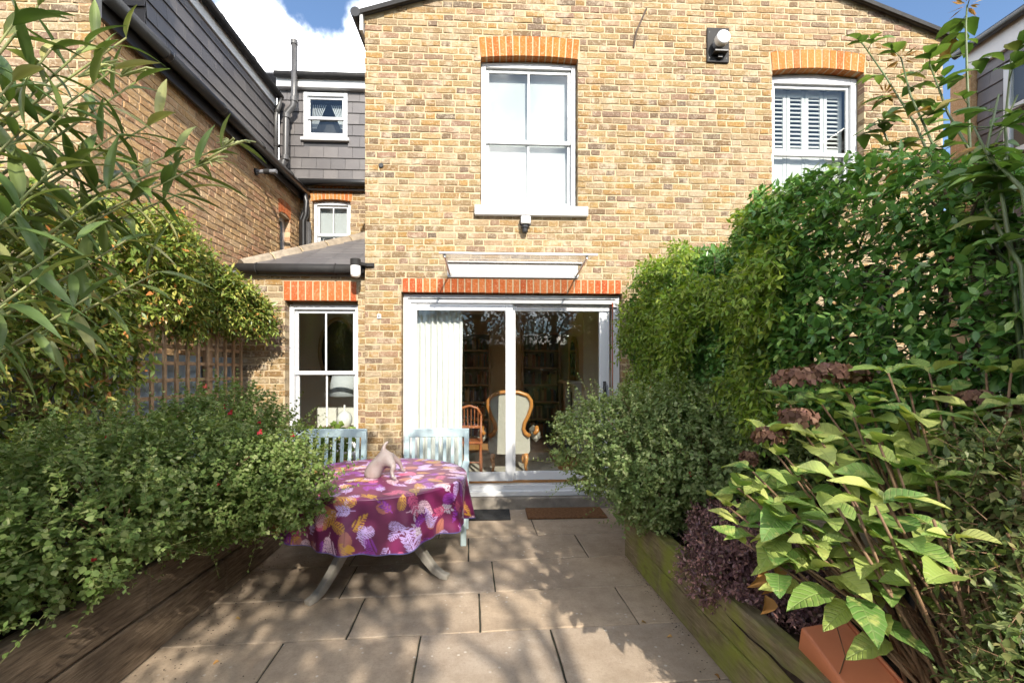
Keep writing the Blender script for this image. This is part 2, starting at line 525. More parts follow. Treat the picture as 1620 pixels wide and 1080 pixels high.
def glass_mat():
    m, nd, lk, b = new_mat('window_glass')
    nd.remove(b)
    out = [n for n in nd if n.type == 'OUTPUT_MATERIAL'][0]
    t = nd.new('ShaderNodeBsdfTransparent')
    t.inputs['Color'].default_value = (0.93, 0.95, 0.94, 1)
    g = nd.new('ShaderNodeBsdfGlossy')
    g.inputs['Roughness'].default_value = 0.0
    ge = nd.new('ShaderNodeNewGeometry')
    dt = nd.new('ShaderNodeVectorMath')
    dt.operation = 'DOT_PRODUCT'
    lk.new(ge.outputs['Incoming'], dt.inputs[0])
    lk.new(ge.outputs['Normal'], dt.inputs[1])
    ab = nd.new('ShaderNodeMath'); ab.operation = 'ABSOLUTE'
    lk.new(dt.outputs['Value'], ab.inputs[0])
    om = nd.new('ShaderNodeMath'); om.operation = 'SUBTRACT'; om.inputs[0].default_value = 1.0
    lk.new(ab.outputs[0], om.inputs[1])
    pw_ = nd.new('ShaderNodeMath'); pw_.operation = 'POWER'; pw_.inputs[1].default_value = 5.0
    lk.new(om.outputs[0], pw_.inputs[0])
    mm = maprange(nd, lk, pw_.outputs[0], 0.0, 1.0, 0.05, 1.0)
    mx = nd.new('ShaderNodeMixShader')
    lk.new(mm, mx.inputs['Fac'])
    lk.new(t.outputs[0], mx.inputs[1])
    lk.new(g.outputs[0], mx.inputs[2])
    lk.new(mx.outputs[0], out.inputs['Surface'])
    return m
MAT['glass'] = glass_mat()
def canopy_mat():
    m, nd, lk, b = new_mat('frosted_canopy_sheet')
    b.inputs['Base Color'].default_value = (0.85, 0.84, 0.82, 1)
    b.inputs['Roughness'].default_value = 0.15
    out = [n for n in nd if n.type == 'OUTPUT_MATERIAL'][0]
    t = nd.new('ShaderNodeBsdfTransparent')
    mx = nd.new('ShaderNodeMixShader')
    mx.inputs['Fac'].default_value = 0.28
    lk.new(t.outputs[0], mx.inputs[1])
    lk.new(b.outputs[0], mx.inputs[2])
    lk.new(mx.outputs[0], out.inputs['Surface'])
    return m
MAT['canopy'] = canopy_mat()

def leaf_mat(name, stops, trans=0.3, rough=0.42, spec=0.4, patch=None):
    m, nd, lk, b = new_mat(name)
    c = ramp(nd, lk, rnd(nd, lk), stops)
    c = mixc(nd, lk, maprange(nd, lk, noise(nd, lk, 3.5, 3), 0.35, 0.7, 0.0, 0.4), c, tuple(x * 0.6 for x in stops[0][1]))
    if patch:
        c = mixc(nd, lk, maprange(nd, lk, noise(nd, lk, 30, 3), 0.55, 0.7, 0.0, 0.7), c, patch)
    lk.new(c, b.inputs['Base Color'])
    b.inputs['Roughness'].default_value = rough
    b.inputs['Specular IOR Level'].default_value = spec
    out = [n for n in nd if n.type == 'OUTPUT_MATERIAL'][0]
    t = nd.new('ShaderNodeBsdfTranslucent')
    c2 = mixc(nd, lk, 1.0, c, (1.25, 1.3, 0.6), 'MULTIPLY')
    lk.new(c2, t.inputs['Color'])
    mx = nd.new('ShaderNodeMixShader')
    mx.inputs['Fac'].default_value = trans
    lk.new(b.outputs[0], mx.inputs[1])
    lk.new(t.outputs[0], mx.inputs[2])
    lk.new(mx.outputs[0], out.inputs['Surface'])
    return m
MAT['l_salvia'] = leaf_mat('salvia_leaf', [(0, (0.145, 0.225, 0.06)), (0.5, (0.20, 0.28, 0.085)), (0.8, (0.28, 0.34, 0.12)), (1, (0.40, 0.44, 0.21))], trans=0.35, rough=0.55, spec=0.2)
MAT['l_salvia_pale'] = leaf_mat('pale_salvia_leaf', [(0, (0.17, 0.25, 0.085)), (0.5, (0.24, 0.32, 0.12)), (0.8, (0.32, 0.38, 0.17)), (1, (0.42, 0.45, 0.24))], trans=0.35, rough=0.6, spec=0.2)
MAT['l_hedge_l'] = leaf_mat('jasmine_leaf', [(0, (0.114, 0.181, 0.036)), (0.45, (0.210, 0.290, 0.054)), (0.78, (0.381, 0.418, 0.090)), (0.93, (0.571, 0.508, 0.128)), (1, (0.761, 0.254, 0.090))], rough=0.35)
MAT['l_hedge_r'] = leaf_mat('glossy_hedge_leaf', [(0, (0.078, 0.193, 0.043)), (0.5, (0.138, 0.288, 0.070)), (0.85, (0.221, 0.385, 0.083)), (1, (0.385, 0.496, 0.124))], rough=0.33, spec=0.5)
MAT['l_vine'] = leaf_mat('yellow_green_vine_leaf', [(0, (0.13, 0.23, 0.03)), (0.5, (0.23, 0.34, 0.045)), (1, (0.36, 0.43, 0.07))], trans=0.4)
MAT['l_oleander'] = leaf_mat('oleander_leaf', [(0, (0.101, 0.168, 0.046)), (0.5, (0.168, 0.236, 0.070)), (0.8, (0.252, 0.291, 0.092)), (1, (0.471, 0.428, 0.184))], trans=0.22, rough=0.38)
MAT['l_hydrangea'] = leaf_mat('hydrangea_leaf', [(0, (0.128, 0.255, 0.060)), (0.3, (0.242, 0.375, 0.083)), (0.6, (0.427, 0.510, 0.128)), (0.85, (0.598, 0.615, 0.195)), (1, (0.171, 0.315, 0.075))], trans=0.3, rough=0.45, patch=(0.513, 0.525, 0.165))
MAT['l_purple'] = leaf_mat('purple_leaf', [(0, (0.107, 0.056, 0.061)), (0.4, (0.192, 0.095, 0.100)), (0.75, (0.321, 0.165, 0.152)), (0.92, (0.534, 0.284, 0.228)), (1, (0.128, 0.135, 0.061))], trans=0.1)
MAT['l_shrub'] = leaf_mat('pale_shrub_leaf', [(0, (0.09, 0.13, 0.04)), (0.5, (0.16, 0.21, 0.06)), (0.85, (0.26, 0.28, 0.10)), (1, (0.36, 0.31, 0.13))])
MAT['l_rose'] = leaf_mat('rose_leaf', [(0, (0.070, 0.140, 0.035)), (0.5, (0.119, 0.210, 0.049)), (0.9, (0.196, 0.280, 0.077)), (1, (0.364, 0.182, 0.070))], trans=0.3, rough=0.45)
MAT['l_geranium'] = leaf_mat('geranium_leaf', [(0, (0.12, 0.20, 0.03)), (1, (0.24, 0.33, 0.06))], trans=0.35)
MAT['l_tree'] = leaf_mat('tree_leaf', [(0, (0.03, 0.06, 0.015)), (1, (0.08, 0.12, 0.03))], trans=0.15)
MAT['petal_brown'] = leaf_mat('faded_brown_petal', [(0, (0.11, 0.06, 0.045)), (0.5, (0.22, 0.115, 0.08)), (0.85, (0.36, 0.215, 0.14)), (1, (0.22, 0.11, 0.105))], trans=0.2, rough=0.8, spec=0.1)
MAT['petal_red'] = leaf_mat('red_petal', [(0, (0.55, 0.02, 0.03)), (1, (0.66, 0.06, 0.08))], trans=0.25, rough=0.6)
MAT['dead_leaf'] = leaf_mat('dead_leaf', [(0, (0.30, 0.15, 0.05)), (0.5, (0.46, 0.25, 0.09)), (1, (0.40, 0.36, 0.16))], trans=0.2, rough=0.8, spec=0.1)

# ------------------------------------------------------------------ ground and patio
g = MB()
g.quad((-120, -120, -0.06), (120, -120, -0.06), (120, 120, -0.06), (-120, 120, -0.06))
struct(g.build('ground', MAT['soil']))

PROT = R(2.5)
patio = struct(MB().box(-1.9, 1.6, 0.3, FY - 0.02, -0.05, -0.012).build('patio', MAT['joint']))
def slab(x0, x1, y0, y1):
    gap = 0.004 + random.random() * 0.003
    def edge(a, b, n):
        return [a + (b - a) * i / n for i in range(n)]
    c, s_ = math.cos(PROT), math.sin(PROT)
    pts = []
    loop = [(x, y0 + gap) for x in edge(x0 + gap, x1 - gap, 8)] + [(x1 - gap, y) for y in edge(y0 + gap, y1 - gap, 6)] + \
           [(x, y1 - gap) for x in edge(x1 - gap, x0 + gap, 8)] + [(x0 + gap, y) for y in edge(y1 - gap, y0 + gap, 6)]
    for x, y in loop:
        x += random.uniform(-1, 1) * 0.0022
        y += random.uniform(-1, 1) * 0.0022
        pts.append((x, y))
    cx, cy = (x0 + x1) / 2, (y0 + y1) / 2
    tx, ty, tz = random.uniform(-.002, .002), random.uniform(-.002, .002), random.uniform(-.0012, .0012)
    def P(x, y, z, k=1.0):
        x, y = cx + (x - cx) * k, cy + (y - cy) * k
        z += (x - cx) * tx + (y - cy) * ty + tz
        return (x * c - (y - 2.75) * s_, 2.75 + x * s_ + (y - 2.75) * c, z)
    n = len(pts)
    w = min(x1 - x0, y1 - y0)
    k = 1 - 0.008 / w
    vs = [P(x, y, -0.04) for x, y in pts] + [P(x, y, -0.004) for x, y in pts] + [P(x, y, 0.0, k) for x, y in pts]
    fs = [(i, (i + 1) % n, (i + 1) % n + n, i + n) for i in range(n)] + [(i + n, (i + 1) % n + n, (i + 1) % n + 2 * n, i + 2 * n) for i in range(n)]
    fs.append(tuple(range(2 * n, 3 * n)))
    MB().add(vs, fs).build('slab', MAT['paving'], patio)
rows = [(0.55, 1.15, [-0.9, 0.0, 0.9]), (1.15, 1.70, [-1.1, -0.25, 0.6]), (1.70, 2.22, [-0.8, 0.05, 0.85]), (2.22, 2.755, [-1.20, -0.415, 0.365]), (2.755, 3.25, [-0.85, -0.06, 0.93]),
        (3.25, 3.785, [-1.03, 0.055]), (3.785, 4.33, [-1.10, -0.14, 0.88]), (4.33, 4.80, [-1.3, -0.42, 0.52]), (4.80, 5.17, [-0.9, 0.05, 0.95])]
for y0, y1, cuts in rows:
    xs = [-1.95] + cuts + [1.62]
    for a, b in zip(xs[:-1], xs[1:]):
        slab(a, b, y0, y1)

# ------------------------------------------------------------------ brickwork
def brick_mesh(name, L, mat, seed):
    r = random.Random(seed)
    m = MB()
    h, d = 0.061, 0.10
    def j(a=0.0034): return r.uniform(-a, a)
    l2, h2 = L / 2, h / 2
    dh = r.uniform(-.002, .002)
    ring = [(-l2, -h2), (-l2 * .4, -h2), (l2 * .3, -h2), (l2, -h2), (l2, h2 * .1), (l2, h2), (l2 * .35, h2), (-l2 * .3, h2), (-l2, h2), (-l2, -h2 * .1)]
    ring = [(x + j(), z * (1 + dh / h2) + j(.0042 if 0 < abs(x) < l2 * .9 else .003)) for x, z in ring]
    n = len(ring)
    fr = [(x * (1 - .008 / L), j(.0016), z * .86 + j(.001)) for x, z in ring]
    ou = [(x, .005, z) for x, z in ring]
    bk = [(x, d, z) for x, z in ring]
    fs = [tuple(range(n))] + [((i + 1) % n, i, i + n, (i + 1) % n + n) for i in range(n)] + [((i + 1) % n + n, i + n, i + 2 * n, (i + 1) % n + 2 * n) for i in range(n)]
    m.add(fr + ou + bk, fs)
    me = bpy.data.meshes.new(name)
    me.from_pydata(m.v, [], m.f)
    me.materials.append(mat)
    me.update()
    return me
BRICKLIB = {}
def brick_lib(key, mat):
    if key not in BRICKLIB:
        BRICKLIB[key] = ([brick_mesh('stretcher', 0.213, mat, i) for i in range(14)], [brick_mesh('header', 0.100, mat, 50 + i) for i in range(14)])
    return BRICKLIB[key]
class Wall:
    """collects the bricks of one building: the nearest 300 become parts, the rest one part"""
    def __init__(s, root, key, mat):
        s.root, s.key, s.mat, s.b = root, key, mat, []
    def face(s, O, U, N, u0, u1, v0, v1, openings=(), drop=None, seed=1):
        r = random.Random(seed)
        O, U, N = map(lambda a: np.array(a, float), (O, U, N))
        k = 0
        v = v0
        while v < v1 - 0.02:
            vc = v + 0.0375
            u = u0 - (0.16875 if k % 2 else 0) - 0.05 * r.random()
            st = True
            while u < u1:
                L = 0.215 if st else 0.1025
                a, b = max(u, u0), min(u + L, u1)
                segs = [(a, b)] if b - a > 0.02 else []
                for (ua, ub, va, vb) in openings:
                    if va < vc < vb:
                        ns = []
                        for p, q in segs:
                            if q <= ua or p >= ub: ns.append((p, q))
                            else:
                                if ua - p > 0.02: ns.append((p, ua))
                                if q - ub > 0.02: ns.append((ub, q))
                        segs = ns
                for p, q in segs:
                    uc, l = (p + q) / 2, q - p
                    if drop and drop(uc, vc, l): continue
                    c = O + U * (uc + r.uniform(-.003, .003)) + np.array([0, 0, vc + r.uniform(-.0025, .0025)]) + N * r.uniform(-0.002, 0.003)
                    s.b.append((c, U, N, l, abs(l - L) < 1e-6, st))
                u += L + 0.0105
                st = not st
            v += 0.075
            k += 1
    def finish(s, limit=300, prefer=None):
        st, hd = brick_lib(s.key, s.mat)
        cp = np.array([0, 0, EYE])
        def score(e):
            c = e[0]
            d = np.linalg.norm(c - cp)
            cosv = abs(np.dot(e[2], (c - cp) / d))
            sc_ = e[3] * cosv / d ** 2
            if prefer and not prefer(c): sc_ *= 0.01
            return -sc_
        order = sorted(range(len(s.b)), key=lambda i: score(s.b[i]))
        solo = [i for i in order if s.b[i][4]][:limit]
        ss = set(solo)
        r = random.Random(3)
        for i in solo:
            c, U, N, l, full, stt = s.b[i]
            me = r.choice(st if stt else hd)
            ang = math.atan2(U[1], U[0])
            o = place('brick', me, s.root, c, Matrix.Rotation(ang, 3, 'Z'))
        m = MB()
        for i, (c, U, N, l, full, stt) in enumerate(s.b):
            if i in ss: continue
            base = r.choice(st if stt else hd)
            L0 = 0.213 if stt else 0.100
            vs = []
            for vv in base.vertices:
                x, y, z = vv.co
                x = x * (l - .002) / L0
                p = c + U * x - N * y
                vs.append((p[0], p[1], p[2] + z))
            m.add(vs, [tuple(p.vertices) for p in base.polygons])
        if m.v:
            stuff(m.build('brick_courses', s.mat, s.root))
def core(root, name, mat, O, U, N, u0, u1, v0, v1, openings, depth=0.006, thick=0.22, poly_top=None):
    """mortar bed behind the bricks, with holes and reveals"""
    O, U, N = map(lambda a: np.array(a, float), (O, U, N))
    e = 0.004
    ops = [(a - e, b + e, c - e, d + e) for a, b, c, d in openings]
    us = sorted(set([u0, u1] + [x for o in ops for x in o[:2] if u0 < x < u1]))
    vs = sorted(set([v0, v1] + [x for o in ops for x in o[2:] if v0 < x < v1]))
    m = MB()
    P = lambda u, v, d: O + U * u + np.array([0, 0, v]) - N * d
    for i in range(len(us) - 1):
        for k in range(len(vs) - 1):
            uc, vc = (us[i] + us[i + 1]) / 2, (vs[k] + vs[k + 1]) / 2
            if any(o[0] < uc < o[1] and o[2] < vc < o[3] for o in ops): continue
            m.quad(P(us[i], vs[k], depth), P(us[i + 1], vs[k], depth), P(us[i + 1], vs[k + 1], depth), P(us[i], vs[k + 1], depth))
            m.quad(P(us[i], vs[k + 1], thick), P(us[i + 1], vs[k + 1], thick), P(us[i + 1], vs[k], thick), P(us[i], vs[k], thick))
    for a, b, c, d in ops:
        for (p, q) in (((a, c), (a, d)), ((b, d), (b, c)), ((a, d), (b, d)), ((b, c), (a, c))):
            m.quad(P(p[0], p[1], depth), P(q[0], q[1], depth), P(q[0], q[1], thick), P(p[0], p[1], thick))
    if poly_top:
        n = len(poly_top)
        m.add([P(u, v, depth) for u, v in poly_top], [tuple(range(n))])
    return m.build(name, mat, root)
def arch(root, mat, O, N, x0, x1, zs0, zs1, rise, h, n, depth=0.11, U=(1, 0, 0), name='arch_brick', proud=0.004, skew=0.02):
    """flat or segmental arch of upright bricks; z at the springings, rise at the crown"""
    O, U, N = map(lambda a: np.array(a, float), (O, U, N))
    zi = lambda t: zs0 + (zs1 - zs0) * t + rise * 4 * t * (1 - t)
    r = random.Random(int(abs(x0) * 1000))
    j = 0.0075
    for i in range(n):
        t0, t1 = i / n, (i + 1) / n
        L = x1 - x0
        a0, a1 = x0 + L * t0 + j, x0 + L * t1 - j
        lean = skew
        b0, b1 = x0 - lean + (L + 2 * lean) * t0 + j, x0 - lean + (L + 2 * lean) * t1 - j
        dz = r.uniform(-.002, .002)
        P = lambda u, z, d: O + U * u + np.array([0, 0, z]) + N * d
        pr = proud + r.uniform(-.001, .001)
        q = [(a0, zi(t0) + dz), (a1, zi(t1) + dz), (b1, zi(t1) + h + dz), (b0, zi(t0) + h + dz)]
        c = np.mean(q, axis=0)
        inn = [(c[0] + (u - c[0]) * 0.90, c[1] + (z - c[1]) * 0.985) for u, z in q]
        m = MB()
        vs = [P(u, z, pr) for u, z in inn] + [P(u, z, pr - .003) for u, z in q] + [P(u, z, -depth) for u, z in q]
        fs = [(0, 1, 2, 3)] + [((k + 1) % 4, k, k + 4, (k + 1) % 4 + 4) for k in range(4)] + [((k + 1) % 4 + 4, k + 4, k + 8, (k + 1) % 4 + 8) for k in range(4)]
        m.add(vs, fs)
        m.build(name, mat, root)
    # mortar bed of the arch
    m = MB()
    K = 12
    for i in range(K):
        t0, t1 = i / K, (i + 1) / K
        P = lambda t, z, d: O + U * (x0 + (x1 - x0) * t) + np.array([0, 0, z]) + N * d
        m.quad(P(t0, zi(t0) + .003, -.001), P(t1, zi(t1) + .003, -.001), P(t1, zi(t1) + h - .003, -.001), P(t0, zi(t0) + h - .003, -.001))
        m.quad(P(t0, zi(t0) + .002, -depth), P(t1, zi(t1) + .002, -depth), P(t1, zi(t1) + .002, -.001), P(t0, zi(t0) + .002, -.001))
    m.build('arch_mortar', MAT['mortar'], root)
    return zi

def sash_window(root, x0, x1, z0, z1, y, bars=1, sill=None, blind=None, arch_rise=0.0, mid=None, frame=0.06, depth=0.10, lab=None):
    """box sash in the plane y facing the camera: window > sash, glazing_bar, pane, sill"""
    W = MAT['white']
    m = MB()
    m.box(x0, x0 + frame, y, y + depth, z0, z1, .004).box(x1 - frame, x1, y, y + depth, z0, z1, .004)
    m.box(x0 + frame, x1 - frame, y + .002, y + depth, z1 - frame, z1 - .001, .004).box(x0 + frame, x1 - frame, y + .002, y + depth, z0 + .001, z0 + frame * .8, .004)
    if arch_rise:
        m.prism([(x0, y + .02, z1)] + [(x0 + (x1 - x0) * t, y + .02, z1 + arch_rise * 4 * t * (1 - t) + .012) for t in np.linspace(0, 1, 9)] + [(x1, y + .02, z1)], (0, depth, 0))
    w = m.build('window', W, root)
    xa, xb = x0 + frame, x1 - frame
    za, zb = z0 + frame * .8, z1 - frame
    zm = mid if mid else (za + zb) / 2
    st = 0.035
    for (lo, hi, yo) in ((zm - .02, zb, y + .035), (za, zm + .02, y + .062)):
        upper = hi == zb
        s_ = MB()
        yo2 = yo if upper else yo
        s_.box(xa + .001, xa + st, yo2, yo2 + .025, lo, hi, .003).box(xb - st, xb - .001, yo2, yo2 + .025, lo, hi, .003)
        s_.box(xa + st, xb - st, yo2 + .001, yo2 + .025, hi - (.04 if upper else .035), hi, .003)
        s_.box(xa + st, xb - st, yo2 + .001, yo2 + .025, lo, lo + (.045 if upper else .07), .003)
        so = s_.build('sash', W, w)
        l2, h2 = lo + (.045 if upper else .07), hi - (.04 if upper else .035)
        xs = np.linspace(xa + st, xb - st, bars + 2)
        for b_ in xs[1:-1]:
            MB().box(b_ - .010, b_ + .010, yo2 + .002, yo2 + .022, l2, h2, .003).build('glazing_bar', W, w)
        for i in range(len(xs) - 1):
            MB().box(xs[i], xs[i + 1], yo2 + .011, yo2 + .014, l2, h2).build('pane', MAT['glass'], w)
    if sill:
        MB().box(sill[0], sill[1], y - sill[4], y + .05, sill[2], sill[3], .006).build('sill', MAT['white_paint'], w)
    if blind:
        MB().box(xa - .01, xb + .01, y + depth + .03, y + depth + .034, za, zb).build('blind', MAT['blind'], w)
    return w

# ------------------------------------------------------------------ the brick house straight ahead
XL, XR = fx(577, 300), fx(1492, 120)
house = thing('brick_house', (0.5, FY, 0), 'yellow stock brick house with white sliding door facing the patio', 'house')
wall = Wall(house, 'stock', MAT['brick'])
D0, D1 = fx(635, 620), fx(984, 620)                      # door opening
DZ0, DZ1 = 0.0, fz(464, 800)
LZ1 = fz(441, 800)                                        # top of the red lintel
W0, W1 = fx(760.5, 200), fx(914, 200)                     # upper window
WZ0, WZ1 = fz(330, 837), fz(90, 837)
AZ1 = fz(58, 837)
V0, V1 = fx(1222, 180), fx(1367, 180)                     # right window
VZ0, VZ1 = fz(305, 1295), fz(112, 1295)
BZ1 = fz(81, 1295)
zl, zr_ = fz(24, 577), fz(56, 1486)
apx = at(1073, -109, FY)
def verge(x):
    return zl + (apx[2] - zl) * (x - XL) / (apx[0] - XL) if x < apx[0] else apx[2] + (zr_ - apx[2]) * (x - apx[0]) / (XR - apx[0])
ops = [(D0, D1, DZ0 - .1, LZ1), (W0, W1, WZ0, WZ1), (W0 - .03, W1 + .03, WZ1, AZ1 - .02), (V0, V1, VZ0, VZ1), (V0 - .03, V1 + .03, VZ1, BZ1 - .02)]
wall.face((0, FY, 0), (1, 0, 0), (0, -1, 0), XL, XR, 0.0, 7.0, ops, drop=lambda u, v, l: v + .03 > verge(u) - .01, seed=4)
zcore = 5.45
core(house, 'wall', MAT['mortar'], (0, FY, 0), (1, 0, 0), (0, -1, 0), XL + .003, XR, -0.05, zcore, [(D0, D1, -0.1, DZ1 + .01), (W0, W1, WZ0, WZ1 + .03), (V0, V1, VZ0, VZ1 + .03)],
     poly_top=[(XL + .003, zcore), (XR, zcore), (XR, zr_ - .01), (apx[0], apx[2] - .01), (XL + .003, zl - .01)])
wall.finish(300, prefer=lambda c: c[0] < 1.6 and 2.5 < c[2] < 5.6)
# left and right flanks, roof slopes, verge
m = MB()
m.quad((XL + .004, FY + .01, 0), (XL + .004, 7.95, 0), (XL + .004, 7.95, zl - .05), (XL + .004, FY + .01, zl - .05))
m.quad((XR, FY + .01, 0), (XR, 9.5, 0), (XR, 9.5, zr_ - .05), (XR, FY + .01, zr_ - .05))
m.build('side_wall', MAT['brick_dark'], house)
for nm, (a, b) in (('l', ((XL - .1, zl - .03), (apx[0], apx[2]))), ('r', ((apx[0], apx[2]), (XR + .1, zr_ - .05)))):
    m = MB()
    m.prism([(a[0], FY - .05, a[1]), (b[0], FY - .05, b[1]), (b[0], FY - .05, b[1] + .045), (a[0], FY - .05, a[1] + .045)], (0, 4.5, 0))
    rf = m.build('roof', MAT['slate'], house)
    m = MB()
    m.prism([(a[0], FY - .075, a[1] - .03), (b[0], FY - .075, b[1] - .03), (b[0], FY - .075, b[1] + .018), (a[0], FY - .075, a[1] + .018)], (0, .024, 0))
    m.build('verge_strip', MAT['grey_plastic'], rf)
# eaves gutter end on the left
gp = at(565, 27, FY)
m = MB()
m.tube([(gp[0], FY - .08, gp[2]), (gp[0], 7.9, gp[2])], 0.055, 12)
m.build('gutter', MAT['black'], house)
MB().box(gp[0] + .045, gp[0] + .075, FY - .06, 7.9, gp[2] - .19, gp[2] + .03).build('fascia', MAT['white_paint'], house)
# arches
arch(house, MAT['orange_brick'], (0, FY, 0), (0, -1, 0), W0 - .005, W1 + .005, fz(91, 762), fz(94, 912), 0.028, 0.225, 15)
arch(house, MAT['orange_brick'], (0, FY, 0), (0, -1, 0), V0 - .005, V1 + .005, fz(112, 1224), fz(115.5, 1366), 0.045, 0.215, 13)
arch(house, MAT['red_brick'], (0, FY, 0), (0, -1, 0), D0 + .006, D1 - .006, DZ1 + .006, DZ1 + .006, 0.0, LZ1 - DZ1 - .012, 32, skew=0.0)
# sashes
sash_window(house, W0 + .004, W1 - .004, WZ0, WZ1 - .02, FY + .09, 1, sill=(fx(751, 335), fx(929, 335), fz(343, 837), fz(328, 837), 0.15), blind=True, arch_rise=0.03, mid=fz(217, 837), frame=0.055)
w = sash_window(house, V0 + .004, V1 - .004, VZ0, VZ1 - .02, FY + .10, 0, arch_rise=0.045, mid=fz(236, 1295), frame=0.075)
# plantation shutters behind the right window
sx0, sx1 = V0 + .09, V1 - .09
pw = (sx1 - sx0) / 4
for i in range(4):
    a, b = sx0 + pw * i, sx0 + pw * (i + 1)
    m = MB()
    zt, zb = VZ1 - .10, VZ0 + .05
    ys = FY + .23
    zmid = fz(226, 1295)
    m.box(a + .002, a + .045, ys, ys + .028, zb, zt, .003).box(b - .045, b - .002, ys, ys + .028, zb, zt, .003)
    for z in (zb, zmid - .05, zt - .08):
        m.box(a + .045, b - .045, ys + .001, ys + .027, z, z + (.09 if z > zb else .06), .003)
    m.box(a + .045, b - .045, ys + .008, ys + .02, zb + .06, zmid - .05)
    m.build('shutter', MAT['white_paint'], w)
    z = zmid + .07
    while z < zt - .1:
        MB().bar((a + .046, ys + .014, z), (b - .046, ys + .014, z), .045, .008, up=(0, -.75, .66)).build('slat', MAT['white_paint'], w)
        z += .052
# sliding door
SD = FY + .075
W = MAT['white']
fb = 0.19
m = MB()
xf0, xf1 = D0 + .006, D1 - .006
zt = DZ1 - .004
m.box(xf0, xf0 + .085, SD, SD + .12, fb, zt, .004).box(xf1 - .075, xf1, SD, SD + .12, fb, zt, .004).box(xf0 + .085, xf1 - .075, SD + .001, SD + .12, zt - .10, zt - .001, .004)
m.box(xf0 + .085, xf1 - .075, SD + .001, SD + .12, fb, fb + .06, .004)
door = m.build('sliding_door', W, house)
MB().box(xf0 - .0, xf1 + .0, SD - .06, SD + .02, fb - .055, fb + .004, .006).build('threshold', W, door)
MB().box(xf0 + .05, xf1 - .05, SD - .006, SD + .0, zt - .055, zt - .045).build('seal', MAT['grey_plastic'], door)
MB().box(fx(818, 480), xf1 - .03, SD - .012, SD + .0, fz(484.5, 880) - .006, fz(484.5, 880) + .006).build('track', MAT['grey_plastic'], door)
MB().box(xf1 - .09, xf1 - .08, SD - .003, SD + .002, fb + .02, zt - .08).build('seal', MAT['red_brick'], door)
pz0, pz1 = fz(764, 800), fz(478, 800)
for (a, b, yo) in ((fx(643), fx(812), SD + .02), (fx(803), fx(969), SD + .06)):
    st = .095 if a < 0 else .098
    m = MB()
    sl, sr = (fx(657.5) - a if a < -.5 else .098), (.085 if a < -.5 else fx(969) - fx(952.5))
    m.box(a, a + sl, yo, yo + .038, pz0, pz1, .005).box(b - sr, b, yo, yo + .038, pz0, pz1, .005)
    m.box(a + sl, b - sr, yo + .001, yo + .037, pz1 - .085, pz1 - .001, .005).box(a + sl, b - sr, yo + .001, yo + .037, pz0 + .001, pz0 + .105, .005)
    pn = m.build('door_panel', W, door)
    MB().box(a + sl, b - sr, yo + .017, yo + .021, pz0 + .105, pz1 - .085).build('pane', MAT['glass'], door)
hx, hz = fx(961, 617), fz(617, 961)
m = MB()
m.tube([(hx, SD + .06, hz + .085), (hx, SD + .02, hz + .07), (hx - .012, SD + .01, hz), (hx, SD + .02, hz - .07), (hx, SD + .06, hz - .085)], .011, 8)
m.box(hx - .018, hx + .018, SD + .05, SD + .0605, hz - .1, hz + .1, .004)
m.build('door_handle', MAT['black'], door)
# concrete step under the door
m = MB()
m.box(D0 - .02, D1 + .02, FY - .03, FY + .3, -.04, fb - .058, .01)
m.build('doorstep', MAT['concrete'], house)
# brick hole and old cable on the wall
p = at(603, 262, FY)
MB().lathe((p[0], FY - .004, p[2]), [(.02, 0), (.028, .004), (.022, .008)], 12, (0, -1, 0)).build('plugged_hole', MAT['iron'], house)

# ------------------------------------------------------------------ things fixed to the house
c = thing('door_canopy', (fx(820), FY, fz(434)), 'clear flat canopy on steel brackets above the sliding door', 'canopy')
x0, x1 = fx(708, 430), fx(914, 430)
L = 0.60
zb, zf = fz(417), float(at(820, 402, FY - L)[2])
MB().prism([(x0 - .01, FY - .012, zb), (x1 + .07, FY - .012, zb), (x1 + .07, FY - L, zf), (x0 - .01, FY - L, zf)], (0, 0, .006)).build('sheet', MAT['canopy'], c)
MB().box(x0, x1, FY - .018, FY - .008, fz(439.5), fz(419), .002).build('back_plate', MAT['white'], c)
MB().bar((x0 - .03, FY - L, zf + .003), (x1 + .09, FY - L, zf + .003), .022, .022, ch=.003).build('front_rail', MAT['steel'], c)
MB().bar((x0 - .0, FY - .014, zb + .012), (x1 + .05, FY - .014, zb + .012), .02, .02, ch=.003).build('wall_rail', MAT['steel'], c)
for x in (x0 + .025, x1 - .015):
    m = MB()
    m.tube([(x, FY - .014, fz(435)), (x, FY - L + .03, zf - .022)], .0105, 8)
    m.lathe((x, FY - L + .03, zf - .035), [(.016, 0), (.016, .034)], 12)
    m.lathe((x, FY - .019, fz(435)), [(.022, 0), (.022, .012)], 12, (0, -1, 0))
    m.build('bracket', MAT['steel'], c)

c = thing('security_light', (fx(830), FY, fz(358)), 'small floodlight with motion sensor under the upper window sill', 'light')
p = at(831, 352, FY)
MB().box(p[0] - .055, p[0] + .055, FY - .10, FY - .05, p[2] - .04, p[2] + .045, .008).build('lamp_head', MAT['white_paint'], c)
m = MB().box(p[0] - .04, p[0] + .04, FY - .055, FY - .004, p[2] - .06, p[2] + .0, .006)
m.box(p[0] - .062, p[0] + .062, FY - .049, FY - .03, p[2] - .05, p[2] + .05, .006)
m.build('housing', MAT['black'], c)
m = MB()
m.lathe((p[0] - .008, FY - .055, p[2] - .135), [(.026, 0), (.034, .012), (.036, .05), (.05, .055), (.05, .075), (.03, .085)], 14)
m.build('sensor', MAT['black'], c)

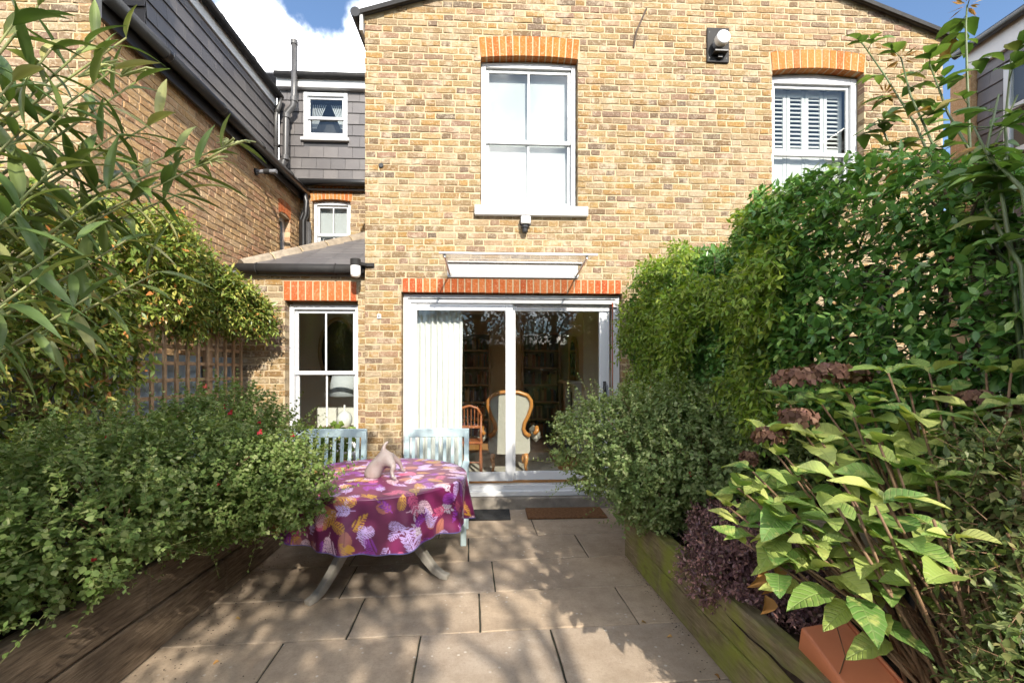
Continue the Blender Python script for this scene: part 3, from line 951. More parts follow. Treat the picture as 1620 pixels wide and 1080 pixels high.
c = thing('boiler_flue', (fx(1135), FY, fz(75)), 'white boiler flue on dark wall plate high on the brick wall', 'flue')
p0, p1 = at(1117.5, 100, FY), at(1152, 47, FY)
MB().box(p0[0], p1[0], FY - .022, FY - .003, p0[2], p1[2], .004).build('wall_plate', MAT['grey_plastic'], c)
p = at(1134, 74, FY)
MB().lathe((p[0], FY - .02, p[2]), [(.062, 0), (.062, .03), (.056, .035), (.056, .07)], 20, (0, -1, 0)).build('collar', MAT['lead'], c)
MB().lathe((p[0], FY - .085, p[2]), [(.06, 0), (.078, .01), (.078, .075), (.07, .085)], 20, (0, -1, 0)).build('cap', MAT['white'], c)
m = MB()
m.box(p[0] - .075, p[0] + .085, FY - .11, FY - .02, p[2] - .125, p[2] - .105, .003).box(p[0] - .015, p[0] + .045, FY - .06, FY - .02, p[2] - .165, p[2] - .12, .005)
m.build('drain_shelf', MAT['black'], c)
for dx, dz in ((-.10, .15), (.105, .15), (-.10, -.15), (.105, -.15)):
    MB().lathe((p[0] + dx, FY - .021, p[2] + dz), [(.006, 0), (.006, .004)], 8, (0, -1, 0)).build('screw', MAT['black'], c)

c = thing('wall_lamp', (fx(562), FY - .1, fz(425)), 'white capsule wall lamp with grey cap at the house corner', 'lamp')
p = at(562.5, 424, FY - .1)
MB().lathe((p[0], p[1], p[2] - .105), [(.018, 0), (.04, .008), (.052, .03), (.054, .06), (.054, .125), (.05, .13)], 18).build('lamp_glass', MAT['ceramic'], c)
MB().lathe((p[0], p[1], p[2] + .026), [(.056, 0), (.056, .068), (.05, .074)], 18).build('cap', MAT['grey_plastic'], c)
MB().box(p[0] + .04, fx(592, 415, FY - .02), FY - .03, FY - .005, p[2] + .035, p[2] + .075, .003).build('bracket', MAT['grey_plastic'], c)
MB().bar((p[0] + .03, p[1], p[2] + .055), (p[0] + .10, FY - .02, p[2] + .055), .02, .03).build('arm', MAT['grey_plastic'], c)

p = at(600, 500.5, FY)
c = thing('wall_switch', p, 'tiny white switch plate beside the narrow window', 'switch')
MB().box(p[0] - .022, p[0] + .022, FY - .012, FY - .002, p[2] - .026, p[2] + .026, .003).build('plate', MAT['white'], c)
MB().box(p[0] - .006, p[0] + .006, FY - .018, FY - .012, p[2] - .014, p[2] + .012, .002).build('button', MAT['black'], c)
a, b, d = at(1002, 76, FY), at(1006, 52, FY), at(1021, 18, FY)
tag(MB().tube([(a[0], FY - .008, a[2]), (b[0], FY - .02, b[2]), (d[0], FY - .035, d[2])], [.010, .012, .011], 8).build('cable_stub', MAT['dark_wood']), 'bent brown stub of old cable sticking out of upper brickwork', 'cable')

# ------------------------------------------------------------------ side extension with the narrow window
EY = FY + .12
ext = thing('side_extension', (-2.2, EY, 0), 'low brick side extension with slate roof left of house', 'extension')
ew = Wall(ext, 'stock', MAT['brick'])
EX0 = -3.22
e0, e1 = fx(451, 560, EY), fx(566, 560, EY)
ez1, ez0 = fz(476, 510, EY), 0.62
el1 = fz(445, 510, EY)
etop = fz(437, 510, EY)
ew.face((0, EY, 0), (1, 0, 0), (0, -1, 0), EX0, XL - .002, 0, etop, [(e0, e1, ez0, ez1), (fx(447, 460, EY), fx(565.5, 460, EY), ez1, el1 + .03)], seed=8)
core(ext, 'wall', MAT['mortar'], (0, EY, 0), (1, 0, 0), (0, -1, 0), EX0, XL, -.05, etop, [(e0, e1, ez0, ez1 + .005)])
ew.finish(150)
arch(ext, MAT['red_brick'], (0, EY, 0), (0, -1, 0), fx(448, 460, EY), fx(565, 460, EY), ez1 + .004, ez1 + .004, 0, el1 - ez1 - .004, 10, skew=0.0)
sash_window(ext, e0 + .004, e1 - .004, ez0, ez1 - .03, EY + .10, 1, sill=(e0 - .03, e1 + .03, ez0 - .06, ez0 + .005, .13), mid=fz(590, 510, EY), frame=.055)
MB().box(EX0, XL - .006, EY - .03, EY + .02, etop - .004, etop + .05, .003).build('flashing', MAT['lead'], ext)
MB().box(EX0, XL - .008, EY - .01, EY + .03, etop + .05, etop + .12, .003).build('fascia', MAT['black'], ext)
gz = fz(426, 510, EY - .06)
m = MB().tube([(-2.83, EY - .075, gz), (XL - .012, EY - .075, gz)], .056, 14)
gt = m.build('gutter', MAT['grey_plastic'], ext, True)
for x in (-2.62, -1.75):
    m = MB()
    m.tube([(x, EY - .075 - .059 * math.cos(t), gz + .059 * math.sin(t)) for t in np.linspace(-2.6, 1.4, 10)], .007, 6)
    m.build('gutter_bracket', MAT['grey_plastic'], gt)
# hipped slate roof with a coping along the hip
rz = gz + .05
hipA = np.array([-2.82, EY - .03, rz])
hipB = np.array([-2.82 + 1.385, EY - .03 + 1.385, rz + .83])
m = MB()
def on_roof(x, s_, off=0.0):     # s_ metres back from the eaves in plan
    return (x, EY - .03 + s_, rz + s_ * .60 + off)
m.add([on_roof(-2.82, 0), on_roof(XL, 0), on_roof(XL, 1.385), ], [(0, 1, 2)])
m.add([hipA, hipB, (hipB[0], 7.9, hipB[2]), (-3.22, 7.9, rz - .15), (-3.22, EY, rz - .15)], [(0, 1, 2, 3, 4)])
m.build('roof_deck', MAT['slate'], ext)
k = 0
s0 = 0.0
while s0 < 1.3:
    x = -2.82 + s0 + .02 + (0.15 if k % 2 else 0)
    while x < XL - .02:
        xa, xb = x, min(x + .295, XL - .004)
        if xb - xa > .03:
            m = MB()
            m.add([on_roof(xa, s0, .022), on_roof(xb, s0, .022), on_roof(xb, s0 + .24, .008), on_roof(xa, s0 + .24, .008), on_roof(xa, s0, .010), on_roof(xb, s0, .010)], [(0, 1, 2, 3), (4, 5, 1, 0)])
            m.build('slate', MAT['slate'], ext)
        x += .30
    s0 += .19
    k += 1
# coping of hip tiles
for i in range(6):
    t0, t1 = i / 6, (i + 1) / 6
    a, b = hipA + (hipB - hipA) * t0, hipA + (hipB - hipA) * (t1 - .012)
    m = MB()
    d = (b - a) / np.linalg.norm(b - a)
    side = nrm(np.cross(d, [0, 0, 1]))
    upv = np.cross(side, d)
    prof = [(-.11, -.05), (-.085, .025), (-.03, .06), (.03, .06), (.085, .025), (.11, -.05)]
    m.prism([a + side * u + upv * v for u, v in prof], b - a)
    m.build('hip_tile', MAT['coping'], ext)
    if i:
        m = MB()
        a2 = a - d * .006 * 2
        m.prism([a2 + side * u * .985 + upv * (v - .002) for u, v in prof], d * .014)
        m.build('hip_joint', MAT['mortar'], ext)

# ------------------------------------------------------------------ rear wing: far brick wall, dormer above
RY = 7.95
RX0, RX1 = -3.62, XL + .3
rear = thing('rear_wing', (-2.4, RY, 0), 'far rear wing with grey slate dormer and two white sash windows', 'house')
rw = Wall(rear, 'stock', MAT['brick'])
r0, r1 = float(at(494, 360, RY)[0]), float(at(554, 360, RY)[0])
rz1, rz0 = float(at(524, 316, RY)[2]), 2.6
rl1 = float(at(524, 297, RY)[2])
rtop = float(at(520, 284, RY)[2])
rw.face((0, RY, 0), (1, 0, 0), (0, -1, 0), RX0, RX1, 2.4, rtop, [(r0, r1, rz0, rz1), (r0 - .04, r1 + .04, rz1, rl1)], seed=21)
core(rear, 'wall', MAT['mortar'], (0, RY, 0), (1, 0, 0), (0, -1, 0), RX0, RX1, 0, rtop, [(r0, r1, rz0, rz1 + .02)])
rw.finish(120)
arch(rear, MAT['orange_brick'], (0, RY, 0), (0, -1, 0), r0 - .03, r1 + .03, rz1 - .03, rz1 - .03, .04, rl1 - rz1 + .02, 11)
sash_window(rear, r0 + .004, r1 - .004, rz0, rz1 - .02, RY + .07, 1, arch_rise=.03, mid=float(at(524, 369, RY)[2]), frame=.05, blind=True)
# gutter under the dormer
gz2 = float(at(510, 287, RY - .15)[2])
MB().tube([(RX0 + .12, RY - .12, gz2), (RX1, RY - .12, gz2)], .055, 12).build('gutter', MAT['black'], rear, True)
MB().box(RX0, RX1, RY - .06, RY + .2, gz2 + .02, gz2 + .075, .003).build('eaves_board', MAT['coping'], rear)
MB().tube([(RX0 + .2, RY - .05, gz2 - .1), (RX1, RY - .05, gz2 - .1)], .022, 8).build('waste_pipe', MAT['black'], rear)
dz0, dz1 = gz2 + .06, float(at(510, 143, RY)[2])
dw0, dw1, dwz0, dwz1 = float(at(480, 180, RY)[0]), float(at(550, 180, RY)[0]), float(at(514, 219, RY)[2]), float(at(514, 147, RY)[2])
core(rear, 'dormer_cheek', MAT['shed_slate'], (0, RY + .03, 0), (1, 0, 0), (0, -1, 0), RX0, RX1, dz0, dz1, [(dw0, dw1, dwz0, dwz1)], depth=0.0, thick=.15)
def slate_tile(w, h):
    m = MB()
    m.box(-w / 2 + .002, w / 2 - .002, -.012, -.004, 0, h, .0015)
    for i, (x, y, z) in enumerate(m.v):                     # lower edge stands proud of the row below
        m.v[i] = (x, y - .016 * (1 - z / h), z)
    me = bpy.data.meshes.new('slate_tile')
    me.from_pydata(m.v, [], m.f)
    me.materials.append(MAT['slate'])
    me.update()
    return me
def slate_face(root, O, U, u0, u1, z0, z1, w, rowh, openings=()):
    O, U = np.array(O, float), np.array(U, float)
    rot = Matrix.Rotation(math.atan2(U[1], U[0]), 3, 'Z')
    lib = {}
    k, z = 0, z0
    while z < z1 - .03:
        h = min(rowh, z1 - z)
        u = u0 - (w / 2 if k % 2 else 0)
        while u < u1 - .01:
            a, b = max(u, u0), min(u + w, u1)
            segs = [(a, b)]
            for (p, q, s0_, s1_) in openings:
                if z + h > s0_ + .02 and z < s1_ - .02:
                    ns = []
                    for a_, b_ in segs:
                        if b_ <= p or a_ >= q: ns.append((a_, b_))
                        else:
                            if p - a_ > .02: ns.append((a_, p))
                            if b_ - q > .02: ns.append((q, b_))
                    segs = ns
            for a_, b_ in segs:
                if b_ - a_ < .02: continue
                key = (round(b_ - a_, 3), round(h, 3))
                if key not in lib: lib[key] = slate_tile(b_ - a_, h)
                place('slate', lib[key], root, O + U * (a_ + b_) / 2 + np.array([0, 0, z]), rot)
            u += w
        z += rowh
        k += 1
slate_face(rear, (0, RY + .03, 0), (1, 0, 0), RX0 + .02, RX1, dz0 + .02, dz1, .245, .195, [(dw0, dw1, dwz0 - .05, dwz1)])
dwin = sash_window(rear, dw0 + .004, dw1 - .004, dwz0, dwz1, RY - .01, 0, sill=(dw0 - .04, dw1 + .03, dwz0 - .05, dwz0 + .004, .03), mid=float(at(514, 186, RY)[2]), frame=.06)
for s_ in (-1, 1):                                        # net curtains tied to the sides
    m = MB()
    xo = (dw0 + .08) if s_ < 0 else (dw1 - .08)
    for i in range(7):
        xt = xo - s_ * (.02 + .036 * i) * 1.0
        m.add([(xt, RY + .16, dwz1 - .12), (xt - s_ * .02, RY + .155, dwz1 - .12), (xo - s_ * (.012 + .012 * i), RY + .155, dwz0 + .25), (xo - s_ * .012 * i, RY + .16, dwz0 + .25)], [(0, 1, 2, 3)])
    m.build('curtain', MAT['blind'], dwin)
MB().box(dw0, dw1, RY + .4, RY + .42, dwz0 - .1, dwz1 + .1).build('room_back', MAT['shed_slate'], dwin)
MB().box(RX0, RX1, RY - .08, RY + .3, dz1 + .001, dz1 + .20, .004).build('fascia', MAT['white_paint'], rear)
MB().box(RX0 - .3, RX1, RY - .10, RY + 3, dz1 + .20, dz1 + .235, .004).build('roof', MAT['lead'], rear)
MB().tube([(RX0, RY - .13, dz1 + .18), (RX1, RY - .13, dz1 + .18)], .05, 12).build('roof_gutter', MAT['grey_plastic'], rear, True)
# dark room behind the lower far window
MB().box(r0 - .1, r1 + .1, RY + .5, RY + .55, rz0 - .1, rz1 + .1).build('room_back', MAT['plaster'], rear)

# soil pipe and rainwater pipe in the corner
def pp(px, py, y=RY - .15): 
    return tuple(at(px, py, y))
sp = thing('soil_pipe', pp(448, 290), 'tall grey soil pipe rising past the dormer roof', 'pipe')
m = MB()
m.tube([pp(465.5, 66), pp(465.5, 150), pp(464, 168), pp(453, 180), pp(452.5, 190), pp(452, 246), pp(447, 262), pp(446, 288)], .05, 14)
m.build('pipe', MAT['pipe'], sp, True)
for q in ((465.5, 68), (465, 158), (453.5, 184), (451.5, 250), (446.5, 270), (446, 285)):
    a = np.array(pp(*q))
    MB().lathe(a - np.array([0, 0, .04]), [(.053, 0), (.060, .006), (.060, .07), (.053, .08)], 16).build('collar', MAT['pipe'], sp)
m = MB()
m.tube([pp(450, 294), pp(462, 297), pp(475, 301), pp(482, 308), pp(485, 320), pp(484, 340), pp(480, 350), pp(480, 400), pp(480, 520)], .045, 12)
m.build('lower_pipe', MAT['black'], sp, True)
dp = thing('rainwater_pipe', pp(436, 290), 'slim pale grey rainwater pipe left of the soil pipe', 'pipe')
MB().tube([pp(443, 155), pp(442, 166), pp(438, 176), pp(437, 186), pp(436.5, 282)], .036, 12).build('pipe', MAT['pipe'], dp, True)
for q in ((437.5, 176), (437, 230)):
    a = np.array(pp(*q))
    MB().lathe(a - np.array([0, 0, .03]), [(.037, 0), (.043, .005), (.043, .05), (.037, .06)], 14).build('clip', MAT['grey_plastic'], dp)
MB().tube([pp(488, 352), pp(488, 520)], .04, 12).build('waste_pipe', MAT['pipe'], sp, True)

# ------------------------------------------------------------------ left neighbour house
NX, NY = -3.25, 3.86
nb = thing('neighbour_house', (-4, 5, 0), 'weathered brick neighbour house on the left with slate clad loft', 'house')
nw = Wall(nb, 'weathered', MAT['brick_dark'])
EAVE = float(atX(300, 150, NX)[2])
n0, n1 = float(atX(442, 360, NX)[1]), float(atX(459, 360, NX)[1])
nz1 = float(atX(445, 338, NX)[2])
nw.face((NX, 0, 0), (0, 1, 0), (1, 0, 0), NY + .003, RY, 1.5, EAVE - .03, [(n0, n1, 2.7, nz1), (n0 - .03, n1 + .03, nz1, nz1 + .2)], seed=31)
core(nb, 'wall', MAT['mortar_dark'], (NX, 0, 0), (0, 1, 0), (1, 0, 0), NY + .008, RY, 0, EAVE, [(n0, n1, 2.7, nz1)])
core(nb, 'wall', MAT['mortar'], (0, NY, 0), (1, 0, 0), (0, -1, 0), -8, NX - .008, 0, 6.5, [])
nw.finish(200)
nf = Wall(nb, 'stock', MAT['brick'])
nf.face((0, NY, 0), (1, 0, 0), (0, -1, 0), -5.4, NX, 2.6, 6.4, [], seed=33)
nf.finish(100)
arch(nb, MAT['red_brick'], (NX, 0, 0), (1, 0, 0), n0 - .02, n1 + .02, nz1, nz1, .05, .2, 11, U=(0, 1, 0))
m = MB()
m.box(NX - .13, NX - .09, n0 + .002, n0 + .07, 2.7, nz1 + .02, .004).box(NX - .13, NX - .09, n1 - .07, n1 - .002, 2.7, nz1 + .02, .004)
m.box(NX - .131, NX - .089, n0 + .07, n1 - .07, nz1 - .06, nz1 + .02, .004).box(NX - .131, NX - .089, n0 + .07, n1 - .07, 3.28, 3.33, .004)
nwin = m.build('window', MAT['white'], nb)
MB().box(NX - .112, NX - .108, n0 + .07, n1 - .07, 2.7, nz1 - .06).build('pane', MAT['glass'], nwin)
MB().box(NX - .40, NX - .38, n0 - .1, n1 + .1, 2.6, nz1 + .1).build('room_back', MAT['shed_slate'], nwin)
# eaves: soffit, gutter with brackets
MB().box(NX - .3, NX + .07, NY + .02, RY - .02, EAVE, EAVE + .05).build('soffit', MAT['black'], nb)
MB().prism([(NX + .10, NY + .03, EAVE + .09), (NX - .46, NY + .03, EAVE + .26), (NX - .46, NY + .03, EAVE + .06), (NX + .10, NY + .03, EAVE + .06)], (0, RY - NY - .05, 0)).build('eaves_slope', MAT['slate'], nb)
MB().box(NX + .05, NX + .075, NY + .015, RY - .1, EAVE - .1, EAVE + .1).build('fascia', MAT['black'], nb)
gt = MB().tube([(NX + .13, NY + .0, EAVE + .07), (NX + .13, RY - .06, EAVE + .04)], .06, 14).build('gutter', MAT['black'], nb, True)
for y in (4.5, 5.4, 6.3, 7.2):
    MB().lathe((NX + .13, y, EAVE + .062), [(.064, 0), (.066, .01), (.066, .05), (.064, .06)], 14, (0, 1, 0)).build('gutter_joint', MAT['black'], gt)
MB().tube([(NX + .13, RY - .09, EAVE + .05), (NX + .13, RY - .09, EAVE - .2), (NX + .05, RY - .09, EAVE - .4), (NX + .05, RY - .09, 2.2)], .036, 10).build('downpipe', MAT['black'], nb, True)
# slate clad loft above the eaves
SX = NX - .37
SY0 = float(atX(231, 60, SX)[1])
st1 = 6.02
m = MB()
m.box(-7.5, SX - .014, SY0 + .014, RY - .0, EAVE - .05, st1)
m.build('loft_wall', MAT['shed_slate'], nb)
slate_face(nb, (SX - .014, 0, 0), (0, 1, 0), SY0, RY - .02, EAVE + .14, st1, .30, .195)
slate_face(nb, (0, SY0 + .014, 0), (1, 0, 0), SX - 1.6, SX - .004, EAVE + .06, st1, .42, .195)
MB().box(SX + .0, SX + .028, SY0 - .05, RY - .12, st1 - .02, st1 + .20, .004).build('loft_fascia', MAT['white_paint'], nb)
MB().box(-7.5, SX + .02, SY0 - .06, RY, st1 + .20, st1 + .24).build('loft_roof', MAT['lead'], nb)
gt = MB().tube([(SX + .085, SY0 - .08, st1 + .17), (SX + .085, RY - .1, st1 + .16)], .056, 14).build('loft_gutter', MAT['grey_plastic'], nb, True)
for y in (5.2, 6.1, 6.9):
    MB().lathe((SX + .085, y, st1 + .165), [(.06, 0), (.062, .008), (.062, .05), (.06, .058)], 14, (0, 1, 0)).build('gutter_joint', MAT['grey_plastic'], gt)
# overflow stub under the eaves
a = atX(404, 272, NX)
c = thing('overflow_pipe', a, 'short grey overflow pipe poking from left neighbour wall below gutter', 'pipe')
MB().tube([a, a + np.array([.30, -.03, 0])], .028, 10).build('pipe', MAT['lead'], c)
MB().lathe(a + np.array([.13, -.013, 0]), [(.036, 0), (.036, .08)], 12, (1, -.1, 0)).build('collar', MAT['grey_plastic'], c)
MB().lathe(a + np.array([.002, 0, 0]), [(.05, 0), (.05, .02)], 12, (1, 0, 0)).build('wall_ring', MAT['black'], c)
# low old wall closing the gap between neighbour and extension
# ------------------------------------------------------------------ right neighbour house
QX = 6.7
rn = thing('slate_house', (8, 6, 0), 'slate clad house with white fascia behind the rose at right edge', 'house')
zq = float(atX(1560, 60, QX)[2])
qy = float(atX(1548, 60, QX)[1])
MB().box(QX, QX + 4, 2.0, qy, 0, zq - .35).build('wall', MAT['slate'], rn)
slate_face(rn, (QX + .0, qy, 0), (0, -1, 0), 0, 3.4, zq - 2.1, zq - .35, .32, .2, [(0.35, 1.25, zq - 1.75, zq - .55)])
m = MB()
ya, yb, za, zb = qy - 1.25, qy - .35, zq - 1.75, zq - .55
m.box(QX - .06, QX + .02, ya, ya + .07, za, zb, .004).box(QX - .06, QX + .02, yb - .07, yb, za, zb, .004).box(QX - .061, QX + .019, ya + .07, yb - .07, za, za + .07, .004).box(QX - .061, QX + .019, ya + .07, yb - .07, zb - .07, zb, .004).box(QX - .061, QX + .019, ya + .07, yb - .07, (za + zb) / 2 - .03, (za + zb) / 2 + .03, .004)
w_ = m.build('window', MAT['white'], rn)
MB().box(QX - .03, QX - .026, ya + .07, yb - .07, za + .07, zb - .07).build('pane', MAT['glass'], w_)
MB().box(QX - .06, QX + .1, 2.0, qy + .12, zq - .35, zq - .03, .004).build('fascia', MAT['white_paint'], rn)
MB().box(XR + .02, QX + 3, 8.2, 8.6, -.06, 4.6).build('rear_wall', MAT['brick_dark'], rn)
MB().box(QX - .12, QX + 4, 2.0, qy + .2, zq - .03, zq + .02).build('roof', MAT['slate'], rn)
MB().tube([(QX - .13, 2.0, zq - .05), (QX - .13, qy + .2, zq - .05)], .055, 12).build('gutter', MAT['black'], rn, True)
MB().box(QX - .1, QX + .15, qy + .02, qy + .3, zq - 3, zq - .36, .01).build('party_wall', MAT['brick_dark'], rn)
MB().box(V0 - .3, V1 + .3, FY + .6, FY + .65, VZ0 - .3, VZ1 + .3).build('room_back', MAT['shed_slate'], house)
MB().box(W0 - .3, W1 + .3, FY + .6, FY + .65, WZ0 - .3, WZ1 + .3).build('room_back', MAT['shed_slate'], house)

# ------------------------------------------------------------------ the room behind the sliding door
FZ = 0.2
IX0, IX1, IY0, IY1, IZ = -1.25, 2.1, FY + .225, 9.3, 2.72
m, nd, lk, b = new_mat('orange_floorboards')
bt = nd.new('ShaderNodeTexBrick')
bt.inputs['Scale'].default_value = 1.0
bt.inputs['Brick Width'].default_value = 1.4
bt.inputs['Row Height'].default_value = 0.09
bt.inputs['Mortar Size'].default_value = 0.003
bt.inputs['Color1'].default_value = (0.56, 0.28, 0.09, 1)
bt.inputs['Color2'].default_value = (0.48, 0.22, 0.065, 1)
bt.inputs['Mortar'].default_value = (0.08, 0.04, 0.02, 1)
gq = nd.new('ShaderNodeNewGeometry')
lk.new(gq.outputs['Position'], bt.inputs['Vector'])
lk.new(bt.outputs['Color'], b.inputs['Base Color'])
b.inputs['Roughness'].default_value = 0.35
MAT['boards'] = m
struct(MB().quad((IX0, IY0, FZ), (IX1, IY0, FZ), (IX1, IY1, FZ), (IX0, IY1, FZ)).build('room_floor', MAT['boards']))
m = MB()
m.quad((IX0, IY0, FZ), (IX0, IY1, FZ), (IX0, IY1, IZ), (IX0, IY0, IZ)).quad((IX1, IY1, FZ), (IX1, IY0, FZ), (IX1, IY0, IZ), (IX1, IY1, IZ)).quad((IX0, IY1, FZ), (IX1, IY1, FZ), (IX1, IY1, IZ), (IX0, IY1, IZ))
struct(m.build('room_wall', MAT['plaster']))
struct(MB().quad((IX0, IY0, IZ), (IX0, IY1, IZ), (IX1, IY1, IZ), (IX1, IY0, IZ)).build('room_ceiling', MAT['plaster_white']))
# chimney breast with fireplace and mantel
fp = thing('fireplace', (1.75, 7.9, FZ), 'pale fireplace with mantel shelf on the right wall of the room', 'fireplace')
CBX = 1.48
MB().box(CBX, IX1 - .003, 7.2, 8.6, FZ, IZ - .002).build('chimney_breast', MAT['plaster'], fp)
MB().box(CBX - .2, CBX + .02, 7.32, 8.48, 1.36, 1.41, .006).build('mantel_shelf', MAT['plaster_white'], fp)
for y in (7.36, 8.26):
    MB().box(CBX - .12, CBX + .01, y, y + .18, FZ + .002, 1.358, .006).build('jamb', MAT['plaster_white'], fp)
MB().box(CBX - .02, CBX + .005, 7.55, 8.25, FZ + .004, 1.2).build('grate', MAT['iron'], fp)
MB().box(CBX - .45, CBX - .003, 7.4, 8.4, FZ + .002, FZ + .03, .004).build('hearth', MAT['lead'], fp)
mr = thing('arched_mirror', (CBX - .05, 7.9, 1.42), 'arched gilt mirror standing on the mantel shelf', 'mirror')
def arch_pts(x, yc, hw, z0, z1):
    return [(x, yc - hw, z0), (x, yc - hw, z1)] + [(x, yc - hw * math.cos(t), z1 + hw * math.sin(t)) for t in np.linspace(.2, math.pi - .2, 9)] + [(x, yc + hw, z1), (x, yc + hw, z0)]
MB().prism(arch_pts(CBX - .045, 7.9, .33, 1.415, 1.85), (.04, 0, 0)).build('frame', MAT['gilt'], mr)
mm_, nd, lk, b = new_mat('mirror_glass')
b.inputs['Metallic'].default_value = 1.0
b.inputs['Roughness'].default_value = 0.03
b.inputs['Base Color'].default_value = (.7, .68, .62, 1)
MB().prism(arch_pts(CBX - .05, 7.9, .25, 1.48, 1.84), (.004, 0, 0)).build('glass', mm_, mr)
# bookcases along the back wall
def books_mat():
    m, nd, lk, b = new_mat('book_spines')
    c = ramp(nd, lk, rnd(nd, lk), [(0, (.10, .03, .02)), (.2, (.32, .24, .14)), (.4, (.04, .06, .05)), (.6, (.24, .08, .04)), (.8, (.06, .07, .12)), (1, (.42, .36, .25))], 'CONSTANT')
    lk.new(c, b.inputs['Base Color'])
    return m
MAT['books'] = books_mat()
for (x0, x1, lab) in ((-1.2, .0, 'tall bookcase full of books behind the white curtain'), (.62, 1.40, 'tall bookcase full of books beside the fireplace')):
    bc = thing('bookcase', ((x0 + x1) / 2, IY1 - .15, FZ), lab, 'bookcase')
    MB().box(x0, x0 + .04, IY1 - .30, IY1 - .004, FZ + .002, 2.5, .004).build('side', MAT['book_shade'], bc)
    MB().box(x1 - .04, x1, IY1 - .30, IY1 - .004, FZ + .002, 2.5, .004).build('side', MAT['book_shade'], bc)
    for k in range(7):
        z = FZ + .06 + k * .34
        MB().box(x0 + .04, x1 - .04, IY1 - .295, IY1 - .005, z, z + .03, .003).build('shelf', MAT['book_shade'], bc)
        m = MB()
        x = x0 + .05
        while x < x1 - .1 and k < 6:
            w_ = random.uniform(.02, .05)
            m.box(x, x + w_ - .002, IY1 - .28 + random.uniform(0, .03), IY1 - .06, z + .031, z + .031 + random.uniform(.19, .29))
            x += w_ if random.random() < .96 else w_ + .1
        if m.v: stuff(m.build('books', MAT['books'], bc))
# pale rug
tag(MB().box(-.35, .95, 5.95, 7.6, FZ + .003, FZ + .012, .004).build('rug', MAT['rug']), 'pale rug on the wooden floor under the armchair', 'rug')
# curtain: real folds
def curtain(name, x0, x1, y, z0, z1, folds, amp, mat, lab, cat='curtain'):
    m = MB()
    n = folds * 8
    zs = np.linspace(z0, z1, 8)
    vs = []
    for z in zs:
        for i in range(n + 1):
            t = i / n
            a = amp * (0.7 + .3 * math.sin(t * 9 + z * 2))
            vs.append((x0 + (x1 - x0) * t + .006 * math.sin(z * 3 + t * 20), y + a * math.sin(t * folds * 2 * math.pi + .25 * math.sin(z * 3)), z))
    fs = []
    for k in range(len(zs) - 1):
        for i in range(n):
            a = k * (n + 1) + i
            fs.append((a, a + 1, a + n + 2, a + n + 1))
    m.add(vs, fs)
    return tag(m.build(name, mat, None, True), lab, cat)
MAT['sheer'] = plain('white_curtain', (.74, .73, .70), .9, .02, 4, spec=.05)
curtain('curtain', fx(652, 600), fx(729, 600), FY + .30, FZ + .02, 2.5, 8, .03, MAT['sheer'], 'white gathered curtain hanging inside the left door pane')

# wing armchair seen from the back
AX, AY = .255, 6.15
ac = thing('armchair', (AX, AY, FZ), 'grey wing armchair with carved orange wood frame inside the room', 'armchair')
def chair_outline(s, k=1.0):
    pts = [(.0, 1.10), (.12, 1.09), (.235, 1.05), (.285, .98), (.29, .90), (.25, .78), (.20, .68), (.185, .60), (.21, .54), (.27, .50)]
    low = [(.275, .44), (.28, .30), (.26, .26), (0, .25)]
    p = pts + low
    return p
half = chair_outline(1)
full = [(-x, z) for x, z in reversed(half[1:-1])]
outl = half[:-1] + [(.0, .25)] + [(-x, z) for x, z in reversed(half[:-1][1:])]
m = MB()
m.prism([(AX + x, AY - .02 - .10 * (z - .25), FZ + z) for x, z in outl], (0, .14, 0))
m.build('backrest', MAT['upholstery'], ac)
m = MB()
fpts = half[:10]
path = [(AX - x, AY - .035 - .10 * (z - .25), FZ + z) for x, z in reversed(fpts)] + [(AX + x, AY - .035 - .10 * (z - .25), FZ + z) for x, z in fpts[1:]]
m.tube(path, [.034, .03, .026] + [.026] * (len(path) - 6) + [.026, .03, .034], 10)
m.build('carved_frame', MAT['oak'], ac, True)
MB().box(AX - .29, AX + .29, AY + .10, AY + .62, FZ + .26, FZ + .44, .04).build('seat', MAT['upholstery'], ac)
for s_ in (-1, 1):
    m = MB()
    m.box(AX + s_ * .37 - .06, AX + s_ * .37 + .06, AY + .05, AY + .55, FZ + .40, FZ + .58, .05)
    m.build('arm', MAT['upholstery'], ac)
    m = MB()
    m.tube([(AX + s_ * .37, AY + .03, FZ + .62), (AX + s_ * .375, AY + .0, FZ + .56), (AX + s_ * .33, AY - .01, FZ + .52)], [.03, .035, .025], 8)
    m.build('arm_scroll', MAT['oak'], ac, True)
    for y, ty in ((AY + .0, -.06), (AY + .56, .03)):
        m = MB()
        m.tube([(AX + s_ * .22, y, FZ + .26), (AX + s_ * .23, y + ty * .2, FZ + .18), (AX + s_ * .215, y + ty * .6, FZ + .08), (AX + s_ * .235, y + ty, FZ + .0)], [.035, .03, .018, .022], 8)
        m.build('leg', MAT['oak'], ac, True)
